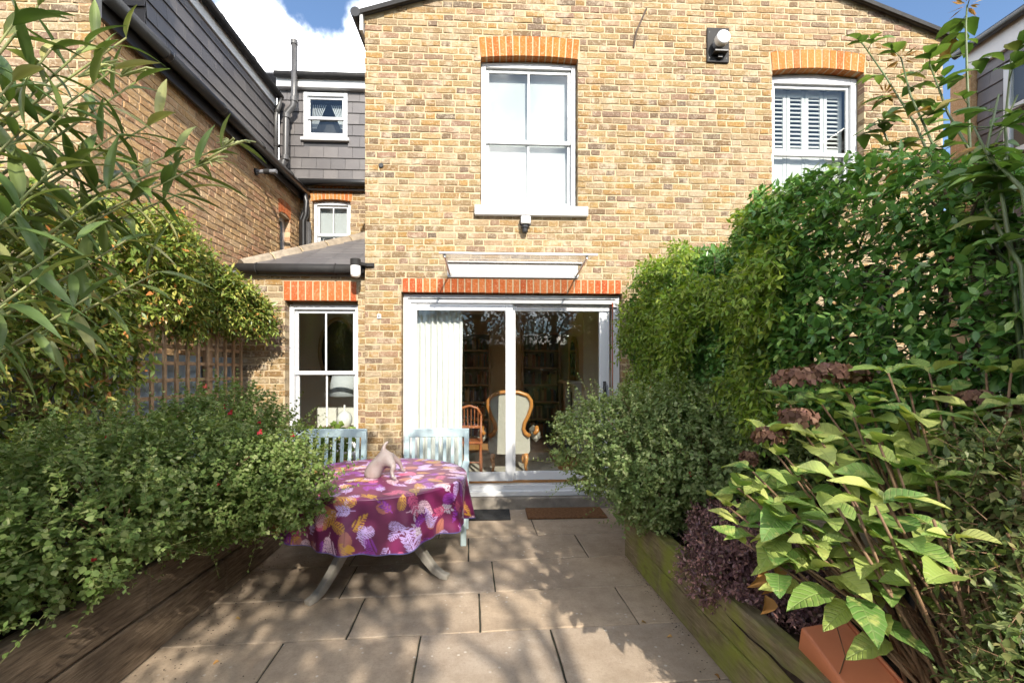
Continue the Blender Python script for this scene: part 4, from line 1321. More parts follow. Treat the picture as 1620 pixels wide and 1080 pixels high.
# little spindle chair
KX, KY = -.27, 6.0
kc = thing('wooden_chair', (KX, KY, FZ), 'small reddish wooden chair with spindle back beside the armchair', 'chair')
MAT['red_wood'] = plain('red_brown_wood', (.42, .14, .05), .35, scale=14, c2=(.26, .08, .03))
MB().box(KX - .17, KX + .17, KY - .16, KY + .18, FZ + .43, FZ + .47, .012).build('seat', MAT['red_wood'], kc)
for sx in (-1, 1):
    MB().tube([(KX + sx * .15, KY - .14, FZ), (KX + sx * .14, KY - .14, FZ + .2), (KX + sx * .145, KY - .14, FZ + .45), (KX + sx * .15, KY - .17, FZ + .82)], [.014, .02, .016, .014], 8).build('back_post', MAT['red_wood'], kc, True)
    MB().tube([(KX + sx * .15, KY + .16, FZ), (KX + sx * .14, KY + .15, FZ + .2), (KX + sx * .13, KY + .14, FZ + .44)], [.014, .022, .016], 8).build('leg', MAT['red_wood'], kc, True)
MB().tube([(KX - .15, KY - .17, FZ + .81), (KX - .1, KY - .175, FZ + .9), (KX, KY - .178, FZ + .93), (KX + .1, KY - .175, FZ + .9), (KX + .15, KY - .17, FZ + .81)], .018, 8).build('top_rail', MAT['red_wood'], kc, True)
MB().bar((KX - .15, KY - .155, FZ + .66), (KX + .15, KY - .155, FZ + .66), .02, .035).build('cross_rail', MAT['red_wood'], kc)
for i in range(6):
    x = KX - .11 + i * .044
    MB().tube([(x, KY - .155, FZ + .67), (x, KY - .172, FZ + .89)], .006, 6).build('spindle', MAT['red_wood'], kc)
MB().tube([(KX - .145, KY - .14, FZ + .2), (KX + .145, KY - .14, FZ + .2)], .01, 6).build('stretcher', MAT['red_wood'], kc)

# small room behind the narrow window
JX0, JX1, JY0, JY1 = -3.1, -1.47, EY + .225, 7.5
struct(MB().quad((JX0, JY0, FZ), (JX1, JY0, FZ), (JX1, JY1, FZ), (JX0, JY1, FZ)).build('side_room_floor', MAT['boards']))
m = MB()
m.quad((JX0, JY0, FZ), (JX0, JY1, FZ), (JX0, JY1, 2.62), (JX0, JY0, 2.62)).quad((JX1, JY1, FZ), (JX1, JY0, FZ), (JX1, JY0, 2.62), (JX1, JY1, 2.62)).quad((JX0, JY1, FZ), (JX1, JY1, FZ), (JX1, JY1, 2.62), (JX0, JY1, 2.62))
m.quad((JX0, JY0, 2.62), (JX0, JY1, 2.62), (JX1, JY1, 2.62), (JX1, JY0, 2.62))
struct(m.build('side_room_wall', MAT['plaster_white']))
p = at(545, 640, 6.0)
tl = thing('table_lamp', (p[0], 6.0, 1.0), 'white table lamp with round base inside the narrow window', 'lamp')
z = float(at(545, 655, 6.0)[2])
MB().lathe((p[0], 6.0, z - .17), [(.05, 0), (.07, .01), (.095, .07), (.098, .12), (.075, .18), (.03, .21), (.012, .22), (.012, .3)], 20).build('base', MAT['ceramic'], tl, True)
zs = float(at(545, 626, 6.0)[2])
MB().lathe((p[0], 6.0, zs), [(.205, 0), (.15, .26)], 24).build('lamp_shade', MAT['blind'], tl, True)
cb = thing('side_cabinet', (p[0], 6.0, FZ), 'wooden side cabinet under the white table lamp', 'cabinet')
MB().box(p[0] - .3, p[0] + .1, 5.8, 6.25, FZ + .1, z - .2, .01).build('body', MAT['book_shade'], cb)
MB().box(p[0] - .33, p[0] + .13, 5.77, 6.28, z - .199, z - .172, .006).build('top', MAT['book_shade'], cb)
for sx in (-.28, .08):
    for y in (5.82, 6.23):
        MB().box(p[0] + sx - .02, p[0] + sx + .02, y - .02, y + .02, FZ + .001, FZ + .1).build('leg', MAT['book_shade'], cb)
q = at(536, 555, JY1 - .02)
ov = thing('oval_mirror', (q[0], JY1 - .02, q[2]), 'dark oval mirror on the wall behind the narrow window', 'mirror')
ring = [(q[0] + .30 * math.cos(t), JY1 - .03, q[2] + .52 * math.sin(t)) for t in np.linspace(0, 2 * math.pi, 33)]
MB().tube(ring, .03, 8, cap=False).build('frame', MAT['book_shade'], ov, True)
MB().prism(ring[:-1], (0, .02, 0)).build('glass', MAT['shed_slate'], ov)

# ------------------------------------------------------------------ fences and trellis
TX = -2.80
fc = thing('fence', (TX - .12, 3.2, 0), 'blue grey board fence behind the left trellis', 'fence')
y = 0.6
while y < 5.25:
    w_ = .145
    MB().box(TX - .14, TX - .115, y, y + w_ - .006, .0, 1.72 + random.uniform(-.01, .01), .004).build('board', MAT['fence'], fc)
    y += w_
tr = thing('trellis', (TX, 3.2, 0), 'brown wooden square trellis on the left fence', 'trellis')
for i in range(0, 31):
    y = 5.25 - i * .15
    if y < .7: break
    MB().box(TX - .012, TX + .010, y - .017, y + .017, 1.16, 2.02 + random.uniform(-.01, .01), .003).build('upright_lath', MAT['trellis'], tr)
for k in range(6):
    z = 1.19 + k * .15
    MB().box(TX - .036, TX - .0125, .7, 5.28, z - .017, z + .017, .003).build('cross_lath', MAT['trellis'], tr)
for y in (1.2, 3.0, 4.76):
    MB().box(TX - .10, TX - .037, y - .035, y + .035, 0, 2.05, .005).build('post', MAT['trellis'], tr)
FX = 2.02
fr = thing('trellis', (FX, 3, 0), 'dark batten trellis under the right hand hedge', 'trellis')
for i in range(34):
    y = .4 + i * .14
    MB().box(FX - .012, FX + .012, y - .016, y + .016, .2, 2.1, .003).build('upright_lath', MAT['dark_wood'], fr)
for z in (.35, .7, 1.05, 1.4, 1.75, 2.05):
    MB().box(FX + .013, FX + .035, .3, 5.1, z - .016, z + .016, .003).build('cross_lath', MAT['dark_wood'], fr)
for y in (.6, 2.4, 4.9):
    MB().box(FX + .036, FX + .12, y - .04, y + .04, 0, 2.15, .006).build('post', MAT['dark_wood'], fr)
ff = thing('fence', (FX + .2, 3, 0), 'dark board fence low behind the right hand trellis', 'fence')
y = .3
while y < 5.1:
    MB().box(FX + .16, FX + .18, y, y + .135, 0, 1.25 + random.uniform(-.01, .01), .004).build('board', MAT['dark_wood'], ff)
    y += .14

# ------------------------------------------------------------------ raised beds of timber sleepers
LPX = -1.865
lp = thing('raised_bed', (-2.3, 2.4, 0), 'dark timber sleeper raised bed on the left of patio', 'planter')
def sleeper(root, x0, x1, y0, y1, z0, z1, mat):
    m = MB()
    m.box(x0 + .002, x1 - .002, y0 + .002, y1 - .002, z0 + .002, z1 - .002, .012)
    m.v = [(x + random.uniform(-.002, .002), y, z + random.uniform(-.002, .002)) for x, y, z in m.v]
    m.build('sleeper', mat, root)
for (a, b) in ((.5, 2.58), (2.58, 4.15)):
    sleeper(lp, LPX - .095, LPX, a, b, .255, .505, MAT['sleeper'])
for (a, b) in ((.5, 1.35), (1.35, 3.3), (3.3, 4.15)):
    sleeper(lp, LPX - .10, LPX + .004, a, b, 0.002, .25, MAT['sleeper'])
sleeper(lp, TX + .06, LPX - .1, 4.05, 4.15, .0, .25, MAT['sleeper'])
sleeper(lp, TX + .06, LPX - .1, 4.05, 4.15, .255, .505, MAT['sleeper'])
def soil_bed(root, x0, x1, y0, y1, z, n=22):
    m = MB()
    vs = []
    for j in range(n + 1):
        for i in range(n + 1):
            vs.append((x0 + (x1 - x0) * i / n, y0 + (y1 - y0) * j / n, z + random.uniform(-.02, .02)))
    fs = [(j * (n + 1) + i, j * (n + 1) + i + 1, (j + 1) * (n + 1) + i + 1, (j + 1) * (n + 1) + i) for j in range(n) for i in range(n)]
    m.add(vs, fs)
    return m.build('soil', MAT['soil'], root)
soil_bed(lp, TX + .02, LPX - .09, .5, 4.06, .43)
rp = thing('raised_bed', (1.6, 2.3, 0), 'mossy green timber raised bed on the right of patio', 'planter')
RPA, RPB = (1.135, 3.82), (1.205, 2.2)
def skew_sleeper(root, ya, yb, z0, z1, thick, off=0.0):
    fxx = lambda y: RPA[0] + (RPB[0] - RPA[0]) * (y - RPA[1]) / (RPB[1] - RPA[1]) + off
    m = MB()
    m.box(0, thick, ya + .002, yb - .002, z0 + .002, z1 - .002, .010)
    m.v = [(x + fxx(y) + random.uniform(-.0015, .0015), y, z + random.uniform(-.002, .002)) for x, y, z in m.v]
    m.build('sleeper', MAT['sleeper_moss'], root)
for (a, b) in ((.4, 2.62), (2.62, 3.82)):
    skew_sleeper(rp, a, b, .205, .42, .10)
for (a, b) in ((.4, 1.7), (1.7, 3.1), (3.1, 3.82)):
    skew_sleeper(rp, a, b, .002, .20, .10, .003)
m = MB().box(1.24, 1.98, 3.72, 3.815, .002, .40, .01)
m.build('sleeper', MAT['sleeper_moss'], rp)
soil_bed(rp, 1.2, 2.0, .4, 3.74, .34)
# pale timber box behind the hydrangea
bx = thing('timber_box', (1.72, 2.45, .34), 'pale timber board box half hidden behind the hydrangea stems', 'box')
a, b = at(1232, 812, 2.35), at(1420, 868, 2.05)
for k in range(2):
    zt = .80 - k * .2
    MB().bar((a[0], 2.42, zt - .1), (1.93, 2.12, zt - .1), .03, .195, ch=.004).build('board', MAT['box_board'], bx)
MB().bar((a[0], 2.44, .60), (a[0] + .2, 2.95, .60), .03, .39, ch=.004).build('board', MAT['box_board'], bx)

# ------------------------------------------------------------------ door mats
a, b = atZ(740, 824, .01), atZ(807, 803.5, .01)
m = MB().box(a[0] - .25, b[0] - .01, 4.79, 5.14, .003, .016, .004)
mb_ = tag(m.build('doormat', MAT['mat_black']), 'black rubber doormat below the left sliding door pane', 'doormat')
MB().box(fx(833, 820, 4.95), fx(956, 820, 4.95), 4.80, 5.15, .003, .024, .005)
tag(MB().box(fx(833, 820, 4.95), fx(956, 820, 4.95), 4.80, 5.15, .003, .024, .006).build('doormat', MAT['mat_brown']), 'brown coir doormat below the right sliding door pane', 'doormat')

# ------------------------------------------------------------------ round table under a printed cloth
def srgb(r, g, b):
    f = lambda c: (c / 255 / 12.92) if c / 255 <= .04045 else ((c / 255 + .055) / 1.055) ** 2.4
    return (f(r), f(g), f(b))
TCX, TCY, TR, TZ = -.89, 3.66, .70, .752
tb = thing('round_table', (TCX, TCY, 0), 'round pedestal table with splayed grey legs under printed cloth', 'table')
MB().lathe((TCX, TCY, .715), [(.60, 0), (.665, .008), (.675, .03), (.67, .034)], 40).build('table_top', MAT['table_paint'], tb)
MB().lathe((TCX, TCY, .30), [(.05, 0), (.075, .02), (.08, .08), (.055, .12), (.05, .2), (.065, .3), (.09, .36), (.16, .40), (.16, .414)], 20).build('pedestal', MAT['table_paint'], tb, True)
for ang, L in ((-121, .60), (-20, .56), (100, .52)):
    d = np.array([math.cos(R(ang)), math.sin(R(ang)), 0])
    s_ = np.array([-d[1], d[0], 0])
    c0 = np.array([TCX, TCY, 0])
    prof = [(.03, .46, .07), (.12, .44, .065), (.22, .37, .058), (.32, .26, .05), (.42, .14, .042), (.50, .06, .036), (.56, .028, .032), (.61, .02, .028)]
    vs, fs = [], []
    for i, (r, z, h) in enumerate(prof):
        r = r * L / .56
        a, b = prof[max(i - 1, 0)], prof[min(i + 1, len(prof) - 1)]
        t = np.array([(b[0] - a[0]), (b[1] - a[1])])
        t = t / np.linalg.norm(t)
        nn = np.array([-t[1], t[0]])
        w = .028
        for (su, sv) in ((-1, -1), (1, -1), (1, 1), (-1, 1)):
            rr, zz = r + nn[0] * h * sv * .75, max(z + nn[1] * h * sv * .75, .002)
            for q in (1,):
                vs.append(c0 + d * rr + s_ * w * su + np.array([0, 0, zz]))
    for i in range(len(prof) - 1):
        for k in range(4):
            a, b = i * 4 + k, i * 4 + (k + 1) % 4
            fs.append((a, b, b + 4, a + 4))
    fs += [(3, 2, 1, 0), tuple(range(len(vs) - 4, len(vs)))]
    o = MB().add(vs, fs).build('leg', MAT['table_paint'], tb)
    bv = o.modifiers.new('bevel', 'BEVEL')
    bv.width = .008
    bv.segments = 2

def cloth_pattern(P):
    n = len(P)
    col = np.tile(np.array(srgb(108, 32, 76)), (n, 1))
    r = random.Random(77)
    def local(cx, cy, ang, rad):
        d = P - np.array([cx, cy])
        k = np.where((d[:, 0] ** 2 + d[:, 1] ** 2) < rad * rad)[0]
        c, s = math.cos(ang), math.sin(ang)
        return k, d[k, 0] * c + d[k, 1] * s, -d[k, 0] * s + d[k, 1] * c
    def lens(x, y, L, W):
        t = np.clip(y / L, 0, 1)
        return (y > 0) & (y < L) & (np.abs(x) < W * np.sin(np.pi * t ** .85) ** .9)
    cols = dict(lilac=srgb(196, 170, 222), violet=srgb(142, 58, 160), white=srgb(206, 190, 204), yellow=srgb(196, 146, 56), dusty=srgb(170, 104, 92), pink=srgb(196, 88, 128), magenta=srgb(150, 26, 104), pale=srgb(222, 186, 200))
    motifs = []
    for i in range(90): motifs.append(('blob', r.choice(['dusty', 'dusty', 'magenta', 'pink']), r.uniform(.10, .17)))
    for i in range(380): motifs.append((r.choice(['fern', 'fern', 'sprig']), None, r.uniform(.11, .18)))
    # jittered grid for even cover
    G = 16
    cells = [(i, j) for i in range(G) for j in range(G)]
    r.shuffle(cells)
    for q, (kind, cn, L) in enumerate(motifs):
        i, j = cells[q % len(cells)]
        cx, cy = (-1.1 + 2.2 * (i + r.random()) / G), (-1.1 + 2.2 * (j + r.random()) / G)
        ang = r.uniform(0, 2 * math.pi)
        k, x, y = local(cx, cy, ang, L * 1.3)
        if len(k) == 0: continue
        if kind == 'blob':
            msk = lens(x, y, L, L * .33)
            col[k[msk]] = cols[cn]
            rib = msk & (np.abs(x) < .003)
            col[k[rib]] = np.array(cols[cn]) * .6
        elif kind == 'fern':
            cn = r.choice(['lilac', 'lilac', 'violet', 'violet', 'yellow', 'pale'])
            t = np.clip(y / L, 0, 1)
            W = L * .26 * np.sin(np.pi * t ** .6) ** .8
            s_ = (y - np.abs(x) * .9) / (L / 15)
            msk = (y > 0) & (y < L) & (((np.abs(x) < W) & ((s_ - np.floor(s_)) < .58)) | (np.abs(x) < .003))
            col[k[msk]] = cols[cn]
        else:
            cn = r.choice(['white', 'yellow', 'lilac', 'pale', 'violet', 'pink'])
            nl = 9 if kind == 'sprig' else 3
            for a in range(nl):
                if kind == 'sprig':
                    b0 = L * .17 * (a // 2 + .2)
                    aa = (0.8 if a % 2 else -0.8) if a < nl - 1 else 0
                    l = L * .36
                else:
                    b0, aa, l = 0, (-.55, 0, .55)[a], L * .7
                c, s = math.cos(aa), math.sin(aa)
                y2 = y - b0
                xx, yy = x * c - y2 * s, x * s + y2 * c
                msk = lens(xx, yy, l, l * (.16 if kind == 'sprig' else .2))
                col[k[msk]] = cols[cn]
                rib = msk & (np.abs(xx) < .0022)
                col[k[rib]] = np.array(cols[cn]) * .55
            stem = (np.abs(x) < .0025) & (y > -L * .2) & (y < L * .6)
            col[k[stem]] = cols[cn]
    return col
NA, NT, NS = 900, 120, 70
th = np.linspace(0, 2 * np.pi, NA, endpoint=False)
rad, zz, xy_r = [], [], []
vs, flat = [], []
for i in range(NT + 1):
    rr = TR * i / NT
    x, y = TCX + rr * np.cos(th), TCY + rr * np.sin(th)
    z = TZ + .0012 * np.sin(5 * x * 3 + 2 * y * 7) * (rr / TR)
    edge = max(0, (rr - (TR - .02)) / .02)
    z = z - .012 * edge ** 2
    vs.append(np.stack([x, y, z], 1))
    flat.append(np.stack([rr * np.cos(th), rr * np.sin(th)], 1))
hem = .335 + .022 * np.sin(4 * th + .6) + .014 * np.sin(9 * th)
for i in range(1, NS + 1):
    s_ = i / NS
    fold = (.036 * np.sin(11 * th + .8 + .6 * np.sin(2 * th)) + .016 * np.sin(23 * th + 1.3)) * s_ ** 1.2
    rr = TR + .004 + .018 * s_ + fold - .006 * (1 - s_)
    z = TZ - .012 - hem * s_
    vs.append(np.stack([TCX + rr * np.cos(th), TCY + rr * np.sin(th), z], 1))
    fr_ = TR + hem * s_
    flat.append(np.stack([fr_ * np.cos(th), fr_ * np.sin(th)], 1))
V = np.concatenate(vs)
FL = np.concatenate(flat)
nr = NT + NS + 1
I = np.arange(nr - 1)[:, None] * NA
J = np.arange(NA)[None, :]
F = np.stack([I + J, I + (J + 1) % NA, I + NA + (J + 1) % NA, I + NA + J], -1).reshape(-1, 4)
F = F[NA:]                                                # drop the degenerate centre ring
m, nd, lk, b = new_mat('printed_oilcloth')
at_ = nd.new('ShaderNodeAttribute')
at_.attribute_name = 'print'
lk.new(at_.outputs['Color'], b.inputs['Base Color'])
b.inputs['Roughness'].default_value = 0.40
b.inputs['Specular IOR Level'].default_value = 0.8
bump(nd, lk, noise(nd, lk, 9, 3), b, .12, .01)
cl = np_mesh('tablecloth', V, F, m, None, True)
ca = cl.data.color_attributes.new('print', 'FLOAT_COLOR', 'POINT')
colr = cloth_pattern(FL)
hemband = np.zeros(len(V), bool)
hemband[-2 * NA:] = True
colr[hemband] = srgb(96, 92, 150)
ca.data.foreach_set('color', np.concatenate([colr, np.ones((len(colr), 1))], 1).astype(np.float32).ravel())
tag(cl, 'plum and pink leaf print cloth draped over the round table', 'tablecloth')

# ------------------------------------------------------------------ dog ornament on the table
def skin_obj(name, pts, edges, mat, parent=None, sub=2):
    off = root_loc(parent)
    me = bpy.data.meshes.new(name)
    me.from_pydata([tuple(np.array(p[:3]) - off) for p in pts], edges, [])
    me.materials.append(mat)
    o = link(name, me, parent)
    md = o.modifiers.new('skin', 'SKIN')
    md.use_smooth_shade = True
    sv = me.skin_vertices[0].data
    for i, p in enumerate(pts):
        r_ = p[3]
        sv[i].radius = (r_, r_) if not hasattr(r_, '__len__') else r_
        sv[i].use_root = (i == 0)
    s2 = o.modifiers.new('sub', 'SUBSURF')
    s2.levels = s2.render_levels = sub
    return o
dg = thing('dog_ornament', (-.93, 3.58, TZ), 'pale dog hindquarters ornament with raised tail standing on the tablecloth', 'ornament')
B = lambda px, py, y: tuple(at(px, py, y))
bd = [(*B(606, 724, 3.58), .060), (*B(599, 733, 3.58), .066), (*B(590, 746, 3.57), .072), (*B(587, 758, 3.57), .074),          # trunk going down
      (*B(606.5, 710, 3.585), .017), (*B(608.5, 703, 3.59), .0125), (*B(614, 698, 3.60), .0085),                                 # tail
      (*B(615, 729, 3.51), .046), (*B(623, 738, 3.45), .024), (*B(619.5, 746, 3.44), .0155), (*B(622, 755, 3.43), .0135), (*B(626.5, 756.5, 3.41), .0125),   # near leg
      (*B(618, 723, 3.65), .042), (*B(630, 729, 3.69), .022), (*B(634, 735.5, 3.70), .015), (*B(636.5, 743, 3.71), .0135), (*B(641.5, 744.5, 3.69), .0125)]   # far leg
be = [(0, 1), (1, 2), (2, 3), (0, 4), (4, 5), (5, 6), (0, 7), (7, 8), (8, 9), (9, 10), (10, 11), (0, 12), (12, 13), (13, 14), (14, 15), (15, 16)]
skin_obj('body', bd, be, MAT['dog'], dg)

# ------------------------------------------------------------------ two slatted garden benches
def bench(x0, x1, y, label, dy=0.0):
    t = thing('garden_bench', ((x0 + x1) / 2, y, 0), label, 'bench', 'pale blue slatted benches behind the table')
    B_ = MAT['bench']
    zt = .955
    for x in (x0 + .025, x1 - .025):
        m = MB()
        m.bar((x, y - .04, .0), (x, y + .02, .44), .05, .055, up=(0, 1, 0), ch=.004)
        m.bar((x, y + .02, .44), (x, y + .075, zt), .05, .05, up=(0, 1, 0), ch=.004)
        m.build('back_leg', B_, t)
        MB().box(x - .025, x + .025, y - .50, y - .45, .0, .62, .004).build('front_leg', B_, t)
        MB().bar((x, y - .53, .635), (x, y + .03, .655), .065, .026, ch=.005).build('armrest', B_, t)
        MB().box(x - .018, x + .018, y - .45, y - .01, .34, .40, .003).build('side_rail', B_, t)
    MB().bar((x0, y + .075, zt - .012), (x1, y + .075, zt - .012), .034, .085, ch=.006).build('top_rail', B_, t)
    MB().bar((x0 + .05, y + .03, .50), (x1 - .05, y + .03, .50), .03, .06, ch=.004).build('bottom_rail', B_, t)
    n = max(4, int(round((x1 - x0 - .1) / .075)))
    for i in range(n):
        x = x0 + .05 + (x1 - x0 - .1) * (i + .5) / n
        MB().bar((x, y + .033, .525), (x, y + .070, zt - .05), .034, .014, up=(0, 1, 0), ch=.003).build('back_slat', B_, t)
    for i in range(6):
        yy = y - .50 + i * .085
        MB().box(x0 + .002, x1 - .002, yy, yy + .068, .405, .427, .004).build('seat_slat', B_, t)
    return t
bench(fx(640, 690, 4.66), fx(742, 690, 4.66), 4.60, 'pale blue slatted bench in front of the white curtain')
bench(fx(470, 690, 4.66) - .35, fx(579, 690, 4.66), 4.62, 'pale blue slatted bench below the narrow window')

# ------------------------------------------------------------------ terracotta trough lying in the right bed
tg = thing('plant_trough', (1.25, 1.6, .42), 'terracotta plastic plant trough tipped over on the right bed', 'trough')
A0, A1 = at(1266, 990, 1.82), at(1335, 985, 1.82)
Wd = A1[0] - A0[0]
dirv = np.array([-.05, -.62, -.16])
dirv = dirv / np.linalg.norm(dirv)
sidev = nrm(np.array([1.0, -.04, .12]))
upv = nrm(np.cross(sidev, -dirv))
if upv[2] < 0: upv = -upv
def trough_pt(s_, u, v):
    return A0 + dirv * s_ + sidev * u * Wd + upv * v
m = MB()
H = .15
vs = []
for s_, ins in ((0, .0), (.62, .0)):
    vs += [trough_pt(s_, .0, 0), trough_pt(s_, 1.0, 0.01), trough_pt(s_, 1.06, -H), trough_pt(s_, -.06, -H)]
m.add(vs, [(0, 1, 2, 3), (7, 6, 5, 4), (0, 4, 5, 1), (3, 7, 4, 0), (1, 5, 6, 2)])
o = m.build('trough_shell', MAT['terracotta'], tg)
bv = o.modifiers.new('bevel', 'BEVEL'); bv.width = .012; bv.segments = 3
so = o.modifiers.new('solid', 'SOLIDIFY'); so.thickness = .004
m = MB()
m.tube([trough_pt(-.004, 1.0, .012), trough_pt(.3, 1.01, .012), trough_pt(.62, 1.0, .012)], .008, 8)
m.build('moulded_rim', MAT['terracotta'], tg, True)
m = MB()
m.tube([trough_pt(.02, .72, .006), trough_pt(-.015, .8, .022), trough_pt(.0, .93, .03), trough_pt(.03, .98, .012)], .007, 8)
m.build('handle_loop', MAT['terracotta'], tg, True)
tag(MB().tube([trough_pt(.03, .70, .012), trough_pt(.08, .60, .006), trough_pt(.16, .42, .005), trough_pt(.22, .1, .006), trough_pt(.23, .0, -.02)], .0018, 6).build('twig', MAT['brown_stem']), 'thin dry twig lying across the terracotta trough', 'twig')

# ------------------------------------------------------------------ foliage helpers
def rand_unit(n):
    return nrm(rng.normal(size=(n, 3)))
LEAF4 = (np.array([[0, 0, 0], [-.5, .42, .10], [.5, .42, .10], [0, 1, -.06], [0, .45, 0]]), np.array([[0, 4, 1], [0, 2, 4], [1, 4, 3], [4, 2, 3]]))
LEAF2 = (np.array([[0, 0, 0], [.5, .45, .08], [0, 1, 0], [-.5, .45, .08]]), np.array([[0, 1, 2], [0, 2, 3]]))
LEAF6 = (np.array([[0, 0, 0], [-.40, .22, .07], [-.50, .55, .10], [0, 1, -.06], [.50, .55, .10], [.40, .22, .07], [0, .5, 0]]), np.array([[0, 6, 1], [1, 6, 2], [2, 6, 3], [3, 6, 4], [4, 6, 5], [5, 6, 0]]))
class Leaves:
    def __init__(s):
        s.p, s.d, s.n, s.l, s.w = [], [], [], [], []
    def add(s, p, d, n, l, w):
        s.p.append(p); s.d.append(d); s.n.append(n); s.l.append(np.broadcast_to(l, len(p))); s.w.append(np.broadcast_to(w, len(p)))
    def arrays(s):
        return [np.concatenate(a) for a in (s.p, s.d, s.n, s.l, s.w)]
    def build(s, name, mat, parent=None, tmpl=LEAF4, keep=None):
        p, d, n, l, w = s.arrays()
        if keep is not None:
            k = keep(p)
            p, d, n, l, w = p[k], d[k], n[k], l[k], w[k]
        d = nrm(d)
        b = nrm(np.cross(d, n))
        n = np.cross(b, d)
        T, Fc = tmpl
        V = p[:, None] + (d[:, None] * T[None, :, 1:2]) * l[:, None, None] + (b[:, None] * T[None, :, 0:1]) * w[:, None, None] + (n[:, None] * T[None, :, 2:3]) * w[:, None, None]
        N, k = len(p), len(T)
        F = (Fc[None] + (np.arange(N) * k)[:, None, None]).reshape(-1, 3)
        return stuff(np_mesh(name, V.reshape(-1, 3), F, mat, parent))
def sprigs(L, P, D, length, k, leaf, aspect=.5, droop=0.0, spread=.9, pairs=True, leafdroop=-.1, jit=.35, stems=None, stem_r=.0018, taper=.55):
    N = len(P)
    D = nrm(D)
    length = np.broadcast_to(length, N)
    ref = rand_unit(N)
    s1 = nrm(np.cross(D, ref))
    s2 = np.cross(D, s1)
    for j in range(k):
        f = (j + .6) / k
        pos = P + D * (length * f)[:, None] + np.array([0, 0, -1]) * (droop * length * f * f)[:, None]
        base = (j * (math.pi / 2) if pairs else j * 2.4)
        for side in ((0, math.pi) if pairs else (0,)):
            a = base + side + rng.normal(size=N) * .25
            sv = s1 * np.cos(a)[:, None] + s2 * np.sin(a)[:, None]
            d = nrm(D * (1 - spread * (1 - f * .5)) + sv * spread + np.array([0, 0, leafdroop]) + rng.normal(size=(N, 3)) * .15)
            n = nrm(np.array([0, 0, 1.0]) + D * .35 + rng.normal(size=(N, 3)) * jit)
            sz = leaf * (1 - taper * f * f) * rng.uniform(.7, 1.2, N)
            L.add(pos, d, n, sz, sz * aspect)
    if stems is not None:
        stems.append((P, P + D * length[:, None] + np.array([0, 0, -1]) * (droop * length)[:, None], stem_r))
def stem_mesh(name, stems, mat, parent):
    Vs, Fs, o = [], [], 0
    for a, b, r in stems:
        N = len(a)
        d = nrm(b - a)
        x = nrm(np.cross(d, rand_unit(N)))
        y = np.cross(d, x)
        ring = [x * math.cos(t) + y * math.sin(t) for t in (0, 2.094, 4.189)]
        V = np.stack([a + q * r for q in ring] + [b + q * r * .5 for q in ring], 1)
        F = np.array([[0, 1, 4, 3], [1, 2, 5, 4], [2, 0, 3, 5]])
        Fs.append((F[None] + (np.arange(N) * 6)[:, None, None] + o).reshape(-1, 4))
        Vs.append(V.reshape(-1, 3))
        o += N * 6
    return stuff(np_mesh(name, np.concatenate(Vs), np.concatenate(Fs), mat, parent))
def lump(p, f=3.0, seed=0.0):
    x, y, z = p[:, 0] * f + seed, p[:, 1] * f + seed * 1.7, p[:, 2] * f - seed
    return (np.sin(x * 1.3 + 1.7 * np.sin(y * .9)) + np.sin(y * 1.7 + 1.3 * np.sin(z * 1.1 + 1)) + np.sin(z * 1.9 + 1.1 * np.sin(x * 1.2 + 2))) / 3
def blob_points(blobs, n, inner=.6, seed=0.0, lumps=.16, f=5.0):
    W = np.array([b[3] * b[4] + b[4] * b[5] + b[3] * b[5] for b in blobs])
    P, D = [], []
    for b, w in zip(blobs, W / W.sum()):
        k = int(n * w)
        u = rand_unit(k)
        c, r = np.array(b[:3]), np.array(b[3:6])
        q = c + u * r
        rf = (1 - (1 - inner) * rng.random(k) ** 1.8) * (1 + lumps * lump(q, f, seed))
        p = c + u * r * rf[:, None]
        keep = np.ones(k, bool)
        for b2 in blobs:
            if b2 is b: continue
            e = (((p - np.array(b2[:3])) / np.array(b2[3:6])) ** 2).sum(1)
            keep &= e > .55 ** 2
        P.append(p[keep]); D.append(nrm(u[keep] / r))
    return np.concatenate(P), np.concatenate(D)
def branches(name, base, tips, mat, parent, r0=.012, r1=.003, sag=.1, n=5, seed=1):
    r = random.Random(seed)
    m = MB()
    for t in tips:
        b = np.array(base) + np.array([r.uniform(-.06, .06), r.uniform(-.06, .06), 0])
        t = np.array(t)
        pts = []
        for i in range(n):
            f = i / (n - 1)
            p = b + (t - b) * f
            p[2] += sag * math.sin(f * math.pi) * np.linalg.norm(t - b)
            p += np.array([r.uniform(-.02, .02) for _ in range(3)]) * (0 < i < n - 1)
            pts.append(p)
        m.tube(pts, list(np.linspace(r0, r1, n)), 5, cap=False)
    return m.build(name, mat, parent, True)

